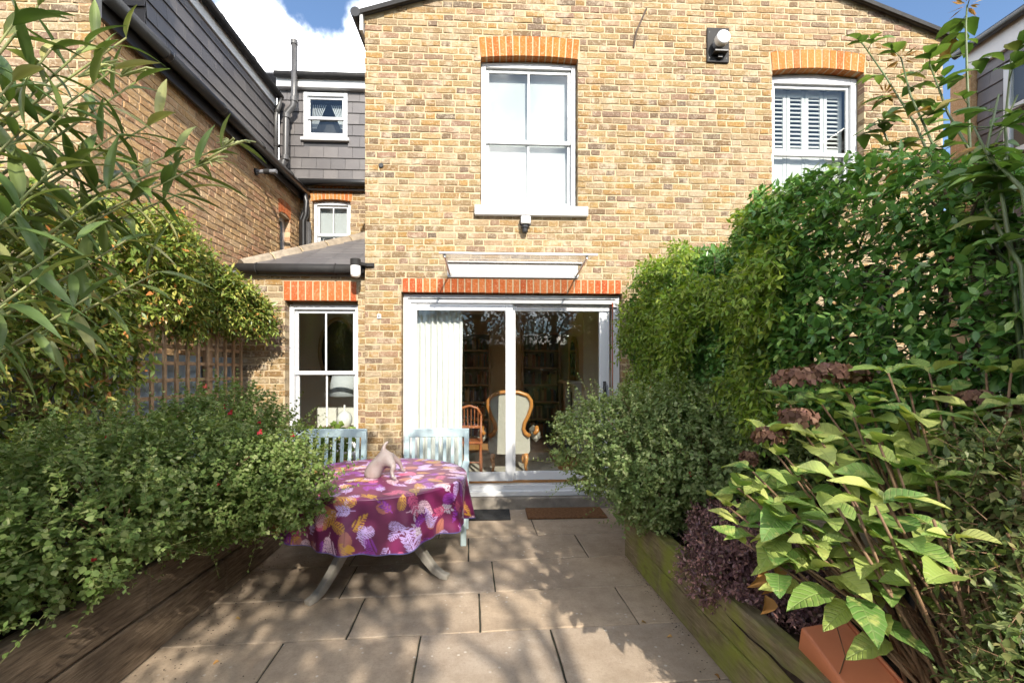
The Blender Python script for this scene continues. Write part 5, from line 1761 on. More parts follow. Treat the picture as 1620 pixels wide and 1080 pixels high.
# ------------------------------------------------------------------ salvia bushes (small leaves, red flowers)
def salvia(loc, label, blobs, n, seed, flowers, leafm='l_salvia'):
    t = thing('salvia_bush', loc, label, 'bush')
    P, D = blob_points(blobs, n, .5, seed, .22, 5.0)
    D = nrm(D + np.array([0, 0, .45]) + rng.normal(size=P.shape) * .45)
    L, st = Leaves(), []
    sprigs(L, P - D * .05, D, rng.uniform(.07, .13, len(P)), 4, .036, .78, droop=.12, spread=.75, stems=st, stem_r=.0013)
    # long thin shoots standing out of the mass
    k = rng.choice(len(P), len(P) // 9)
    D2 = nrm(D[k] + np.array([0, 0, .6]))
    sprigs(L, P[k], D2, rng.uniform(.16, .32, len(k)), 8, .030, .7, droop=.15, spread=.7, stems=st, stem_r=.0014)
    L.build('foliage', MAT[leafm], t, LEAF6)
    stem_mesh('twigs', st, MAT['green_stem'], t)
    tips = P[rng.choice(len(P), 60)]
    branches('stems', loc, [tuple(q) for q in tips], MAT['brown_stem'], t, .008, .002, .05, 5, seed)
    # each flower a small two lipped red bloom
    m = MB()
    fl = Leaves()
    fp_ = np.zeros((4, 3))
    fl.add(fp_, np.array([[.3, -.2, .3], [-.3, -.2, -.5], [.4, -.1, -.6], [0, -.4, -.7]]), np.array([[0, -1, .3]] * 4), np.array([.020, .026, .026, .022]), .017)
    me = fl.build('flower', MAT['petal_red'])
    md = me.data
    bpy.data.objects.remove(me)
    fr = ((D[:, 1] < -.1) | (D[:, 2] > .6)) & (P[:, 2] > .75)
    ks = rng.choice(np.where(fr)[0], len(flowers))
    for q in [P[k_] + D[k_] * .11 for k_ in ks]:
        place('flower', md, t, q, Matrix.Rotation(random.uniform(-1, 1), 3, 'Z') @ Matrix.Rotation(random.uniform(-.5, .5), 3, 'X'))
    return P
lb = [(-2.20, 1.75, .80, .42, .55, .26), (-1.98, 2.30, .90, .52, .58, .34), (-1.74, 2.85, .92, .50, .50, .40), (-1.95, 3.35, 1.04, .55, .50, .42), (-1.40, 2.92, .86, .38, .36, .29), (-2.35, 2.7, 1.0, .42, .8, .30)]
flw = [B(*q) for q in ((380, 645, 3.3), (388, 650, 3.3), (395, 648, 3.35), (360, 660, 3.2), (365, 661, 3.2), (300, 645, 3.1), (303, 650, 3.1), (294, 640, 3.1), (405, 641, 3.4), (410, 640, 3.4), (430, 728, 2.95), (482, 755, 2.85),
       (488, 757, 2.85), (525, 768, 2.9), (528, 772, 2.9), (512, 826, 2.8), (14, 685, 1.9), (12, 700, 1.9), (14, 721, 1.9), (97, 680, 2.2), (292, 860, 2.2), (532, 870, 2.85), (345, 612, 3.3), (369, 613, 3.35), (308, 692, 2.9), (178, 702, 2.5), (430, 700, 3.0), (500, 800, 2.85))]
salvia((-1.98, 2.6, .43), 'wide salvia bush with red flowers spilling over the left bed', lb, 8200, 1.3, flw)
rb = [(1.40, 3.42, .90, .60, .50, .52), (1.00, 3.62, .98, .46, .42, .48), (1.58, 3.20, 1.02, .46, .52, .50), (1.22, 3.24, .70, .40, .30, .28), (1.75, 2.85, 1.05, .3, .42, .40)]
flw = [B(910, 695, 3.35), B(1035, 742, 2.95), B(1032, 744, 2.95)]
salvia((1.48, 3.4, .34), 'rounded pale green salvia bush at the far end of right bed', rb, 5600, 4.1, flw, 'l_salvia_pale')

# ------------------------------------------------------------------ left climber on the trellis
def hedge_shell(n, y0, y1, top, bot, face, thick, seed, sgn):
    y = rng.uniform(y0, y1, n)
    t = rng.random(n)
    zt, zb = top(y), bot(y)
    z = zb + (zt - zb) * t
    prof = np.sqrt(np.clip(1 - (2 * t - 1) ** 4, 0, 1))     # rounded cross section
    depth = rng.random(n) ** 1.8
    x0 = face(y, z)
    q = np.stack([x0, y, z], 1)
    lm = lump(q, 3.2, seed) * .09 + lump(q, 8, seed + 3) * .05
    x = x0 - sgn * (thick * .9 * depth + (1 - prof) * thick * .5 - lm)
    P = np.stack([x, y, z + (lm * .3) * (t > .8)], 1)
    D = np.stack([np.full(n, sgn * 1.0), np.zeros(n), (t - .35) * 1.1], 1)
    return P, nrm(D), t
lh = thing('climber', (-2.75, 3.2, .43), 'jasmine climber hanging over the left trellis', 'climber')
topf = lambda y: 2.72 + .10 * np.sin(y * 2.1) - .38 * np.clip(y - 4.4, 0, 2) + .35 * np.clip(2.6 - y, 0, 2)
botf = lambda y: 1.98 + .06 * np.sin(y * 7) + .05 * np.sin(y * 13) - .35 * np.clip(3.7 - y, 0, .9)
P, D, t = hedge_shell(4900, .9, 5.08, topf, botf, lambda y, z: -2.46 + .10 * np.clip(y - 4.4, 0, 1) + .05 * np.sin(y * 4) - .12 * np.clip(2.2 - z, 0, 1), .45, 2.0, 1)
L, st = Leaves(), []
sprigs(L, P - D * .06, nrm(D + rng.normal(size=P.shape) * .5 + np.array([0, -.25, -.15])), rng.uniform(.10, .18, len(P)), 4, .085, .36, droop=.35, spread=.75, leafdroop=-.45, stems=st)
# loose strands below, hanging in front of the trellis in the near half
n = 620
y = rng.uniform(.9, 3.5, n)
z = 1.9 - rng.random(n) ** 1.2 * np.clip(.25 + (3.7 - y) * .5, .1, .9)
P2 = np.stack([-2.68 + rng.uniform(0, .16, n), y, z], 1)
sprigs(L, P2, nrm(np.stack([rng.uniform(.1, .8, n), rng.uniform(-.6, .3, n), rng.uniform(-.8, .3, n)], 1)), rng.uniform(.08, .18, n), 4, .088, .36, droop=.3, spread=.75, leafdroop=-.5, stems=st)
L.build('foliage', MAT['l_hedge_l'], lh)
stem_mesh('twigs', st, MAT['brown_stem'], lh)
m = MB()
for i in range(7):
    y = random.uniform(1.0, 3.6)
    m.tube([(-2.74, y, .45), (-2.70 + random.uniform(-.05, .05), y + random.uniform(-.15, .15), 1.2), (-2.72, y + random.uniform(-.3, .3), 1.8), (-2.6, y + random.uniform(-.4, .4), 2.3)], [.010, .008, .006, .004], 5)
m.build('stems', MAT['bark'], lh, True)

# ------------------------------------------------------------------ right hedge: glossy evergreen and a yellow green vine
rh = thing('hedge', (2.0, 2.6, .34), 'tall dark glossy evergreen hedge on the right boundary', 'hedge')
topr = lambda y: 2.62 - .14 * np.clip(2.7 - y, 0, 1.4) + .08 * np.sin(y * 3.1) + .06 * np.sin(y * 7) - .30 * np.clip(y - 4.35, 0, 1)
botr = lambda y: 1.42 + .10 * np.sin(y * 5) - .5 * np.clip(2.6 - y, 0, 1)
P, D, t = hedge_shell(5600, .7, 4.85, topr, botr, lambda y, z: 1.58 + .16 * np.clip(2.4 - y, 0, 1) + .04 * np.sin(y * 5) + .10 * np.clip(1.9 - z, 0, 1), .55, 5.0, -1)
L, st = Leaves(), []
D = nrm(D + rng.normal(size=P.shape) * .5 + np.array([0, -.2, 0]))
sprigs(L, P - D * .06, D, rng.uniform(.09, .17, len(P)), 4, .072, .46, droop=.25, spread=.75, leafdroop=-.3, stems=st)
L.build('foliage', MAT['l_hedge_r'], rh, LEAF6)
stem_mesh('twigs', st, MAT['bark'], rh)
m = MB()
for i in range(24):
    y = random.uniform(.8, 4.8)
    m.tube([(1.98, y, .36), (1.95, y + random.uniform(-.15, .15), 1.1), (1.92, y + random.uniform(-.3, .3), 1.8), (1.85, y + random.uniform(-.4, .4), 2.4)], [.012, .010, .008, .005], 5)
m.build('stems', MAT['bark'], rh, True)
vn = thing('vine', (1.7, 4.2, .34), 'yellow green feathery vine trailing over the far end of hedge', 'vine')
L, st = Leaves(), []
n = 2600
y = rng.uniform(2.3, 4.85, n)
t = rng.random(n)
z = 1.25 + (topr(y) - 1.2) * t - .25 * np.clip(3.4 - y, 0, 1) * t
x = 1.50 + .05 * np.sin(y * 5) + .10 * (2 * t - 1) ** 2 + rng.uniform(-.06, .10, n) + .05 * np.clip(1.6 - z, 0, 1)
P = np.stack([x, y, z], 1)
keep = (lump(P, 4.5, 9.0) + .20 * (y - 3.3) > .06)
P = P[keep]
sprigs(L, P, nrm(np.stack([rng.uniform(-.9, -.1, len(P)), rng.uniform(-.7, .2, len(P)), rng.uniform(-.9, .1, len(P))], 1)), rng.uniform(.10, .17, len(P)), 4, .062, .40, droop=.4, spread=.72, leafdroop=-.25, stems=st, taper=.2)
L.build('foliage', MAT['l_vine'], vn)
stem_mesh('twigs', st, MAT['green_stem'], vn)
m = MB()
for i in range(6):
    y = 3.4 + i * .25
    m.tube([(1.95, y, .36), (1.86, y + .1, 1.2), (1.70, y, 1.9), (1.62, y + random.uniform(-.2, .2), 2.4)], [.008, .007, .006, .004], 5)
m.build('stems', MAT['bark'], vn, True)

# ------------------------------------------------------------------ shrubs in the right bed
c0 = at(1160, 895, 2.45)
pb = thing('purple_shrub', (c0[0] + .05, 2.45, .34), 'dark purple leaved shrub spilling over the mossy bed edge', 'shrub')
P, D = blob_points([(c0[0] + .02, 2.45, .50, .26, .33, .24), (c0[0] + .18, 2.3, .48, .2, .3, .22), (c0[0] + .13, 2.72, .56, .25, .28, .20)], 3000, .5, 2.2, .2, 9)
D = nrm(D + rng.normal(size=P.shape) * .4 + np.array([0, 0, .2]))
L, st = Leaves(), []
sprigs(L, P - D * .03, D, rng.uniform(.05, .09, len(P)), 4, .034, .5, spread=.7, stems=st)
L.build('foliage', MAT['l_purple'], pb)
stem_mesh('twigs', st, MAT['bark'], pb)
sb = thing('leafy_shrub', (1.5, 1.2, .34), 'pale small leaved shrub at the lower right corner', 'shrub')
P, D = blob_points([(1.42, 1.16, 1.0, .16, .16, .30), (1.34, 1.08, .72, .12, .14, .22), (1.52, 1.24, 1.25, .16, .16, .20)], 520, .4, 3.3, .2, 8)
D = nrm(D + rng.normal(size=P.shape) * .45 + np.array([0, 0, .2]))
L, st = Leaves(), []
sprigs(L, P - D * .05, D, rng.uniform(.08, .15, len(P)), 5, .045, .45, spread=.75, droop=.2, stems=st, stem_r=.002)
L.build('foliage', MAT['l_shrub'], sb)
stem_mesh('twigs', st, MAT['brown_stem'], sb)
branches('stems', (1.48, 1.15, .34), [tuple(q) for q in P[rng.choice(len(P), 34)]], MAT['brown_stem'], sb, .008, .003, .03, 5, 9)

# ------------------------------------------------------------------ hydrangea: every big leaf a part
def big_leaf(name, L, W, mat, curl=.25, fold=.18, serr=.0, seed=0, nu=9):
    r = random.Random(seed)
    m = MB()
    vs, fs = [], []
    for i in range(nu):
        t = i / (nu - 1)
        w = W * .5 * (math.sin(math.pi * t ** .78) ** .85) if 0 < t < 1 else .0008
        zc = -curl * L * t * t + .02 * L * math.sin(t * 3)
        for k, q in enumerate((-1, -.5, 0, .5, 1)):
            e = (1 + serr * (1 if i % 2 else -1)) if abs(q) == 1 else 1
            wav = .05 * W * math.sin(t * 7 + q * 3 + seed) * abs(q)
            vs.append((q * w * e, t * L, zc + abs(q) * w * fold * 2 + wav - (0.012 * L if (k in (1, 3)) else 0) * 0))
    for i in range(nu - 1):
        for k in range(4):
            a = i * 5 + k
            fs.append((a, a + 1, a + 6, a + 5))
    me = bpy.data.meshes.new(name)
    me.from_pydata(vs, [], fs)
    me.materials.append(mat)
    me.polygons.foreach_set('use_smooth', [True] * len(me.polygons))
    me.update()
    return me
def frame(d, n):
    d = Vector(d).normalized()
    n = Vector(n)
    x = d.cross(n).normalized()
    z = x.cross(d)
    return Matrix(((x[0], d[0], z[0]), (x[1], d[1], z[1]), (x[2], d[2], z[2])))
def veined(base):
    m = base
    nd, lk = m.node_tree.nodes, m.node_tree.links
    b = nd['Principled BSDF']
    tcn = nd.new('ShaderNodeTexCoord')
    sep = nd.new('ShaderNodeSeparateXYZ')
    lk.new(tcn.outputs['Object'], sep.inputs[0])
    ab = nd.new('ShaderNodeMath'); ab.operation = 'ABSOLUTE'
    lk.new(sep.outputs['X'], ab.inputs[0])
    mu = nd.new('ShaderNodeMath'); mu.operation = 'MULTIPLY_ADD'
    lk.new(ab.outputs[0], mu.inputs[0]); mu.inputs[1].default_value = -.75
    lk.new(sep.outputs['Y'], mu.inputs[2])
    sn = nd.new('ShaderNodeMath'); sn.operation = 'PINGPONG'
    lk.new(mu.outputs[0], sn.inputs[0]); sn.inputs[1].default_value = .008
    h1 = maprange(nd, lk, sn.outputs[0], 0.0, .003, 0.0, 1.0)
    h2 = maprange(nd, lk, ab.outputs[0], 0.0, .003, 0.0, 1.0)
    mn = nd.new('ShaderNodeMath'); mn.operation = 'MINIMUM'
    lk.new(h1, mn.inputs[0]); lk.new(h2, mn.inputs[1])
    bump(nd, lk, mn.outputs[0], b, .5, .004)
    old = b.inputs['Base Color'].links[0].from_socket
    fac = maprange(nd, lk, mn.outputs[0], 0, 1, .35, 0)
    c = mixc(nd, lk, fac, old, (.40, .44, .18))
    lk.new(c, b.inputs['Base Color'])
veined(MAT['l_hydrangea'])
HB = np.array([1.58, 1.34, .36])
hy = thing('hydrangea', tuple(HB), 'large hydrangea with yellowing leaves and faded brown flower heads', 'hydrangea')
hl = [big_leaf('hydrangea_leaf', l, w, MAT['l_hydrangea'], c, f, .05, i) for i, (l, w, c, f) in enumerate(((.14, .085, .22, .18), (.125, .078, .10, .22), (.15, .09, .35, .15), (.115, .07, .18, .25), (.13, .082, .45, .12)))]
hr = random.Random(12)
m = MB()
count = 0
tipsH = []
specials = [(1190, 745, 1.95), (1150, 800, 1.95), (1180, 860, 1.9), (1215, 690, 2.05), (1250, 640, 2.1), (1330, 600, 2.05), (1405, 590, 1.95), (1470, 590, 1.95), (1560, 590, 1.9), (1600, 640, 1.7), (1390, 700, 1.75), (1455, 660, 1.8),
            (1300, 700, 1.95), (1260, 750, 1.95), (1240, 830, 1.85), (1330, 760, 1.8), (1400, 790, 1.5), (1385, 800, 1.5), (1352, 940, 1.75), (1290, 860, 1.75), (1430, 870, 1.6), (1520, 720, 1.75), (1500, 850, 1.45), (1570, 700, 1.7), (1350, 660, 1.95),
            (1280, 900, 1.75), (1200, 800, 1.95), (1420, 740, 1.7), (1480, 760, 1.65), (1310, 820, 1.75), (1540, 650, 1.85), (1230, 720, 2.0), (1360, 830, 1.7), (1185, 780, 2.0), (1600, 590, 1.8), (1500, 620, 1.95), (1165, 770, 1.95), (1170, 830, 1.95), (1205, 765, 2.0), (1225, 795, 1.9), (1275, 690, 2.0), (1345, 625, 2.05), (1440, 620, 1.95), (1300, 640, 2.05), (1375, 640, 1.95)]
for q in specials:
    tip = at(q[0], q[1], q[2] * .79)
    base = HB + np.array([hr.uniform(-.12, .12), hr.uniform(-.14, .12), 0])
    v = tip - base
    mid = base + v * .5 + np.array([0, 0, .06])
    tipsH.append(tip)
    pts = [base, base + v * .25 + np.array([0, 0, .05]), mid, base + v * .8 + np.array([0, 0, .03]), tip]
    m.tube(pts, [.0075, .0065, .0055, .0045, .0035], 6)
    dr = nrm(v)
    a0 = hr.uniform(0, 3.14)
    for k, (f, npair) in enumerate(((1.0, 2), (.86, 2), (.70, 2))):
        p = base + v * f + np.array([0, 0, .03 * (1 - f)])
        a = a0 + k * 1.57
        for sgn in (0, math.pi):
            if k == 2 and hr.random() < .62: continue
            aa = a + sgn + hr.uniform(-.3, .3)
            d = np.array([math.cos(aa), math.sin(aa) - .1, hr.uniform(-.15, .35) + (.35 if k == 0 else 0)])
            nn = np.array([hr.uniform(-.35, .35), -.25 + hr.uniform(-.35, .3), 1.0])
            s_ = (.8, 1.08, 1.05)[k] * hr.uniform(.75, 1.2)
            M = frame(d, nn).to_4x4() @ Matrix.Scale(s_, 4)
            place('leaf', hr.choice(hl), hy, p + nrm(d) * .02, M)
            count += 1
    # extra small leaves at the tip
    for k in range(2):
        aa = hr.uniform(0, 6.28)
        if k == 1 and len(tipsH) % 3 == 0: continue
        place('leaf', hr.choice(hl), hy, tip, frame((math.cos(aa), math.sin(aa), .5), (hr.uniform(-.3, .3), -.3, 1)).to_4x4() @ Matrix.Scale(.5, 4))
        count += 1
for i in range(46):                                         # bare old canes
    base = HB + np.array([hr.uniform(-.14, .20), hr.uniform(-.20, .20), 0])
    t_ = base + np.array([hr.uniform(-.45, .12), hr.uniform(-.1, .2), hr.uniform(.4, .85)])
    m.tube([base, base + (t_ - base) * .5 + np.array([0, 0, .03]), t_], [.007, .0055, .004], 6)
m.build('canes', MAT['brown_stem'], hy, True)
# faded flower heads
pt = Leaves()
for ci, q in enumerate(((1262, 600, 1.95, .10), (1310, 590, 1.95, .085), (1348, 596, 2.0, .07), (1262, 662, 1.95, .08), (1218, 690, 1.98, .075), (1185, 725, 2.12, .035), (1530, 562, 2.0, .06), (1500, 578, 2.05, .045), (1545, 632, 1.85, .07), (1590, 650, 1.8, .04))):
    c = at(q[0], q[1], q[2] * .82)
    pt = Leaves()
    k = 130
    u = rand_unit(k)
    u[:, 2] = np.abs(u[:, 2]) * .9 - .15
    p = c + u * np.array([q[3], q[3], q[3] * .6]) * .82 * rng.uniform(.75, 1.05, k)[:, None]
    pt.add(p, nrm(np.cross(u, rand_unit(k))), nrm(u + rng.normal(size=(k, 3)) * .4), .030, .026)
    pt.build('flower_head', MAT['petal_brown'], hy)
# withered leaf hanging
dl = [big_leaf('withered_leaf', l, .05, MAT['dead_leaf'], .5, .6, .05, 40 + i) for i, l in enumerate((.10, .08))]
for q, d in (((1216, 905, 1.8), (.05, 0, -1)), ((1206, 895, 1.8), (-.3, 0, -1)), ((1222, 890, 1.8), (.4, -.1, -.8)), ((1210, 940, 1.78), (.05, -.1, -1))):
    o = place('leaf', hr.choice(dl), hy, at(q[0], q[1], q[2] * .85), frame(d, (0, -1, .2)).to_4x4())
    o['label'] = 'withered brown leaf'

# ------------------------------------------------------------------ oleander, upper left: every leaf a part
ol = thing('oleander', (-2.2, 1.55, .43), 'oleander with long narrow leaves in the upper left foreground', 'shrub')
oll = [big_leaf('oleander_leaf', l, w, MAT['l_oleander'], c, f, 0, 60 + i, 7) for i, (l, w, c, f) in enumerate(((.19, .034, .12, .25), (.17, .031, .25, .3), (.21, .035, .18, .2), (.15, .031, .05, .3), (.18, .036, .38, .15)))]
orr = random.Random(31)
m = MB()
OB = np.array([-2.2, 1.55, .43])
tips = [(372, 226, 2.05, .3), (330, 255, 2.0, .3), (215, 130, 1.9, .5), (150, 60, 1.75, .6), (60, 10, 1.6, .6), (20, 130, 1.45, .4), (110, 170, 1.65, .4), (180, 215, 1.8, .3), (250, 190, 1.95, .3), (300, 300, 2.0, .0), (240, 300, 1.9, .1),
        (170, 300, 1.7, .0), (90, 260, 1.55, .2), (30, 330, 1.4, .0), (120, 380, 1.6, -.2), (200, 380, 1.75, -.3), (250, 430, 1.8, -.5), (60, 440, 1.4, -.3), (140, 470, 1.55, -.4), (10, 480, 1.35, -.2), (180, 110, 1.8, .5), (80, 80, 1.6, .5), (20, 40, 1.5, .5), (140, 250, 1.75, .2), (280, 240, 1.95, .2), (40, 200, 1.5, .3), (200, 60, 1.9, .5)]
nl = 0
for (px, py, y, lift) in tips:
    tip = at(px, py, y)
    base = OB + np.array([orr.uniform(-.1, .1), orr.uniform(-.1, .1), 0])
    v = tip - base
    m1 = base + np.array([v[0] * .12, v[1] * .2, v[2] * .45])
    m2 = base + np.array([v[0] * .5, v[1] * .55, v[2] * .8])
    m.tube([base, m1, m2, tip], [.011, .009, .006, .003], 6)
    dr = nrm(tip - m2)
    a0 = orr.uniform(0, 6.28)
    ref = nrm(np.cross(dr, [0, 0, 1]))
    ref2 = np.cross(dr, ref)
    for k in range(11):
        f = 1.0 - k * .08
        p = m2 + (tip - m2) * max(f, .05)
        a = a0 + k * 2.4 + orr.uniform(-.3, .3)
        s_ = ref * math.cos(a) + ref2 * math.sin(a)
        d = nrm(dr * (.8 if k < 3 else .35) + s_ * .8 + np.array([0, 0, lift * .4 - .04 * k + orr.uniform(-.25, .15)]))
        nn = nrm(np.array([orr.uniform(-.5, .5), orr.uniform(-.7, .2), 1]))
        place('leaf', orr.choice(oll), ol, p, frame(d, nn).to_4x4() @ Matrix.Scale(orr.uniform(.8, 1.2), 4))
        nl += 1
m.build('stems', MAT['green_stem'], ol, True)
for (px, py, y) in ((372, 226, 2.05), (330, 255, 2.0), (215, 110, 1.9), (150, 110, 1.8)):
    tip = at(px, py, y)
    m = MB()
    for k in range(9):
        e = tip + np.array([orr.uniform(-.07, .11), orr.uniform(-.04, .04), orr.uniform(-.04, .06)])
        m.tube([tip - np.array([.06, 0, .03]), (tip + e) / 2 + np.array([0, 0, .008]), e], [.004, .0045, .0028], 5)
    m.build('seed_pods', MAT['pale_pod'], ol, True)

# ------------------------------------------------------------------ climbing rose, upper right
rs = thing('climbing_rose', (1.95, 1.6, .34), 'climbing rose with long green canes against the sky', 'rose')
rl = [big_leaf('rose_leaf', l, w, MAT['l_rose'], c, f, .06, 80 + i, 7) for i, (l, w, c, f) in enumerate(((.075, .046, .2, .2), (.065, .04, .1, .25), (.085, .05, .3, .15)))]
rr_ = random.Random(8)
m = MB()
canes = [[(1545, 340, 2.0), (1535, 250, 2.0), (1530, 120, 2.02), (1528, 40, 2.05), (1530, 8, 2.05)], [(1560, 330, 1.9), (1490, 260, 2.1), (1440, 150, 2.2), (1425, 90, 2.25)], [(1500, 320, 2.1), (1450, 200, 2.3), (1400, 120, 2.4), (1358, 60, 2.45)],
         [(1600, 330, 1.7), (1590, 200, 1.75), (1600, 90, 1.75)], [(1570, 300, 1.9), (1500, 180, 2.1), (1470, 100, 2.1)], [(1610, 360, 1.6), (1560, 260, 1.8), (1610, 150, 1.7)], [(1420, 260, 2.5), (1390, 190, 2.5), (1350, 215, 2.5)], [(1590, 420, 1.6), (1540, 320, 1.7), (1480, 280, 1.85)],
         [(1600, 450, 1.5), (1520, 390, 1.7), (1450, 380, 1.8)], [(1615, 420, 1.4), (1560, 330, 1.55), (1590, 250, 1.6)], [(1500, 300, 2.0), (1430, 240, 2.2), (1380, 235, 2.3)], [(1600, 400, 1.45), (1580, 280, 1.5), (1540, 200, 1.6)], [(1618, 300, 1.4), (1560, 240, 1.5), (1580, 150, 1.6)]]
for cn in canes:
    pts = [at(*q) for q in cn]
    root_pt = np.array([1.95, 1.6 + rr_.uniform(-.3, .3), .36])
    m.tube([root_pt, root_pt + (pts[0] - root_pt) * .5 + np.array([.05, 0, 0])] + pts, [.009, .008] + list(np.linspace(.0075, .003, len(pts))), 6)
    for i in range(len(pts) - 1):
        for k in range(3):
            f = (k + rr_.random()) / 3
            p = pts[i] + (pts[i + 1] - pts[i]) * f
            a = rr_.uniform(0, 6.28)
            out = nrm(np.array([math.cos(a), math.sin(a) - .3, rr_.uniform(-.1, .5)]))
            e = p + out * rr_.uniform(.05, .10)
            m.tube([p, e], [.0022, .0014], 4)
            for s_ in (-1, 0, 1):
                d = nrm(out + s_ * .9 * np.cross(out, [0, 0, 1]) + np.array([0, 0, -.15]))
                place('leaf', rr_.choice(rl), rs, e - out * (.03 if s_ else 0), frame(d, (rr_.uniform(-.4, .4), -.4 + rr_.uniform(-.3, .3), 1)).to_4x4() @ Matrix.Scale(rr_.uniform(.95, 1.5), 4))
MAT['rose_cane'] = plain('rose_cane', (0.10, 0.15, 0.045), 0.5, scale=14, c2=(0.075, 0.085, 0.035))
m.build('canes', MAT['rose_cane'], rs, True)
for q in ((1530, 8, 2.05), (1425, 92, 2.25), (1400, 150, 2.4)):
    c = at(*q)
    L = Leaves()
    k = 22
    u = rand_unit(k)
    L.add(np.repeat(c[None], k, 0) + u * .02, u, rand_unit(k), .055, .011)
    L.build('seed_head', MAT['dead_leaf'], rs)

# ------------------------------------------------------------------ geranium in a pot below the narrow window
gq_ = at(530, 672, 4.98)
gp_ = thing('geranium', (gq_[0], 4.98, 0), 'bright green potted geranium under the narrow window', 'plant')
MB().lathe((gq_[0], 4.98, .0), [(.12, 0), (.13, .02), (.17, .50), (.19, .51), (.19, .58), (.165, .585)], 20).build('pot', MAT['terracotta'], gp_)
P, D = blob_points([(gq_[0] + .05, 4.98, .84, .17, .12, .16), (gq_[0] - .26, 4.98, .86, .18, .12, .12), (gq_[0] - .08, 4.96, .72, .25, .12, .14)], 480, .3, 1, .15, 9)
L = Leaves()
L.add(P, nrm(D + rng.normal(size=P.shape) * .6), nrm(D + np.array([0, -.3, .6]) + rng.normal(size=P.shape) * .3), .05, .06)
L.build('foliage', MAT['l_geranium'], gp_, LEAF6)
branches('stems', (gq_[0], 4.98, .55), [tuple(q) for q in P[:20]], MAT['green_stem'], gp_, .006, .003, .02, 4, 3)

# ------------------------------------------------------------------ fallen leaves and crumbs
fl = [big_leaf('fallen_leaf', .035, .022, MAT['dead_leaf'], .3, .4, .05, 120 + i, 5) for i in range(3)]
for k, (px, py, lab) in enumerate(((372, 978, 'pale curled leaf on the shaded paving'), (347, 1045, 'yellow fallen leaf on the front left paving'), (1064, 1007, 'green fallen leaf near the mossy bed'), (598, 881, 'small dry leaf under the table'),
                                   (1015, 983, 'brown dry leaf on paving near the mossy bed'), (1130, 1066, 'brown dry leaf at the foot of the mossy bed'))):
    p = atZ(px, py, .008)
    o = link('fallen_leaf', fl[k % 3])
    o.location = p
    o.rotation_euler = (random.uniform(-.3, .3), random.uniform(-.3, .3), random.uniform(0, 6))
    tag(o, lab, 'leaf', 'leaves fallen on the paving')
L = Leaves()
n = 420
side = rng.random(n) < .6
xx = np.where(side, -1.86 + np.abs(rng.normal(size=n)) * .22 + .01, 1.17 - np.abs(rng.normal(size=n)) * .04)
yy = rng.uniform(1.9, 4.0, n)
L.add(np.stack([xx, yy, np.full(n, .006)], 1), nrm(np.stack([rng.normal(size=n), rng.normal(size=n), np.zeros(n)], 1)), nrm(np.stack([rng.normal(size=n) * .3, rng.normal(size=n) * .3, np.ones(n)], 1)), rng.uniform(.006, .018, n), rng.uniform(.004, .010, n))
MAT['crumb'] = plain('soil_crumb', (.09, .06, .035), .95, scale=40, c2=(.03, .02, .012))
tag(L.build('leaf_litter', MAT['crumb']), 'dark crumbs of soil and leaf litter along the bed edges', 'litter')

# ------------------------------------------------------------------ behind the camera: trees that shade the patio, houses beyond
def shade_height(p):        # how far a point lies above the shadow line that ends on the facade
    t = (FY - p[:, 1]) / -S[1]
    return p[:, 2] - (.80 + S[2] * t)
def ground_hit(p):
    t = p[:, 2] / S[2]
    return p[:, 0] - S[0] * t, p[:, 1] - S[1] * t
def gap(p):                 # crown leaves left out on purpose to let sun onto chosen spots
    gx, gy = ground_hit(p)
    n_ = .10 * np.sin(gx * 9 + gy * 5) + .08 * np.sin(gy * 13)
    a = (gx > -.32) & (gx < .80 + .9 * (3.2 - gy) * .5 + n_) & (gy > 1.7) & (gy < 3.30 + n_) & ~((gx > .08 + .02 * gy) & (gx < .15 + .02 * gy))  # paving sun patch replacing light off the door; shaded strip for its stile
    t2 = (p[:, 2] - TZ) / S[2]                       # sun spot on the table top
    tx, ty = p[:, 0] - S[0] * t2, p[:, 1] - S[1] * t2
    b = ((tx - TCX) ** 2 + (ty - TCY) ** 2 < .66 ** 2)
    t3 = (p[:, 2] - .88) / S[2]                      # and on the tip of the salvia
    ux, uy = p[:, 0] - S[0] * t3, p[:, 1] - S[1] * t3
    c_ = (((ux + 1.30) / .25) ** 2 + ((uy - 2.95) / .28) ** 2 < 1)
    return ~(a | b | c_)
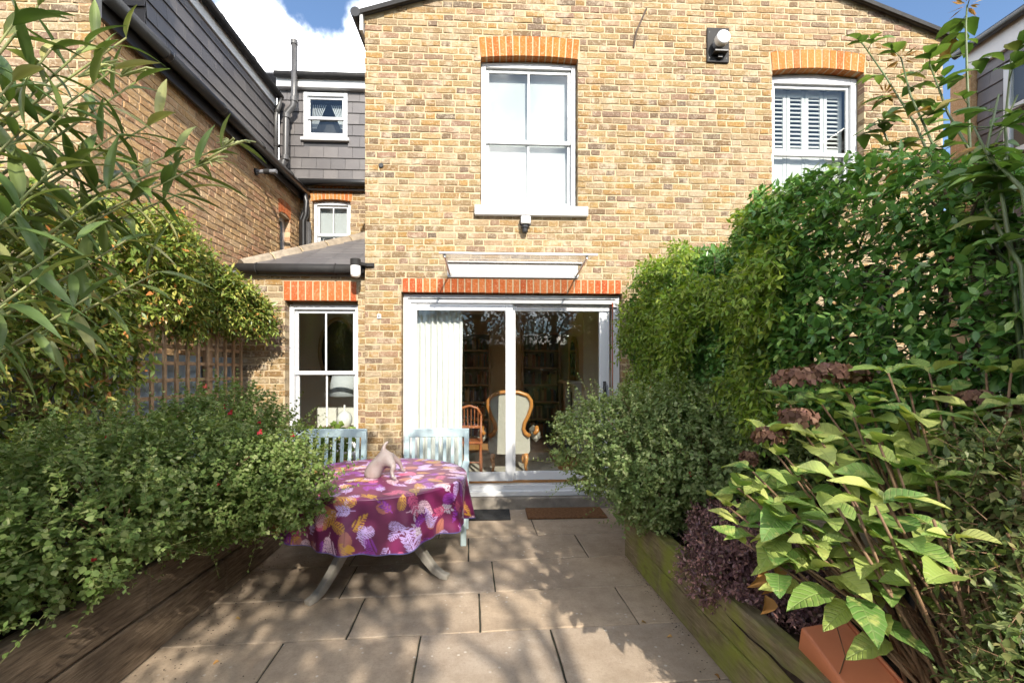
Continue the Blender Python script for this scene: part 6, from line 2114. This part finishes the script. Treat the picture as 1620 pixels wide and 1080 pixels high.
for i, (cx, cy, w_, lab) in enumerate(((-.4, -4.2, 1.55, 'leafy tree behind the viewer on the left'), (2.1, -4.4, 1.6, 'leafy tree behind the viewer in the middle'), (4.9, -4.2, 1.7, 'leafy tree behind the viewer on the right'))):
    t = thing('garden_tree', (cx, cy, -.06), lab, 'tree', 'trees behind the viewer')
    n = 5600
    P = np.stack([cx + rng.uniform(-w_, w_, n), cy + rng.uniform(-.8, .8, n), rng.uniform(2.2, 7.0, n)], 1)
    sh = shade_height(P) + .16 * lump(P, 4.0, i) + .07 * lump(P, 11.0, i)
    P = P[(sh < 0)]
    L = Leaves()
    L.add(P, rand_unit(len(P)), rand_unit(len(P)), .13, .085)
    L.build('crown', MAT['l_tree'], t, LEAF2, keep=gap)
    m = MB()
    m.tube([(cx, cy, -.06), (cx + .05, cy, 1.2), (cx, cy + .05, 2.6), (cx + .1, cy, 4.5)], [.14, .11, .09, .03], 8)
    for k in range(7):
        a = k * .9
        m.tube([(cx, cy, 2.3 + k * .25), (cx + math.cos(a) * .5, cy + math.sin(a) * .3, 2.9 + k * .3), (cx + math.cos(a) * 1.1, cy + math.sin(a) * .6, 3.3 + k * .3)], [.05, .035, .015], 6)
    m.build('trunk', MAT['bark'], t, True)
bh = thing('back_hedge', (1.5, -3.3, -.06), 'dense clipped hedge closing the garden behind the viewer', 'hedge')
n = 16000
P = np.stack([rng.uniform(-3.2, 6.6, n), rng.uniform(-3.6, -3.0, n), rng.uniform(0, 2.5, n)], 1)
P = P[P[:, 2] < 2.3 + .15 * lump(P, 3, 2)]
L = Leaves()
L.add(P, rand_unit(len(P)), rand_unit(len(P)), .11, .075)
L.build('foliage', MAT['l_tree'], bh, LEAF2)
m = MB()
for k in range(14):
    m.tube([(-3 + k * .7, -3.3, -.06), (-3 + k * .7, -3.3, 1.0), (-2.9 + k * .7, -3.25, 2.1)], [.03, .025, .01], 6)
m.build('stems', MAT['bark'], bh)
rt = thing('terraced_house', (-6, -34, 0), 'row of brick houses with chimney pots mirrored in the window', 'house')
MB().box(-30, 10, -40, -34, -.06, 4.2).build('wall', MAT['old_house'], rt)
MB().prism([(-30, -33.8, 4.2), (-30, -37, 5.4), (-30, -40.2, 4.2)], (40, 0, 0)).build('roof', MAT['slate'], rt)
for x in (-24, -19.4, -14.8, -10.2, -5.6, -1):
    ch = MB().box(x - .7, x + .7, -37.4, -36.6, 4.6, 6.2).build('chimney', MAT['old_house'], rt)
    for k in range(4):
        MB().lathe((x - .5 + k * .33, -37, 6.2), [(.12, 0), (.1, .5), (.12, .55)], 10).build('chimney_pot', MAT['red_brick'], ch)
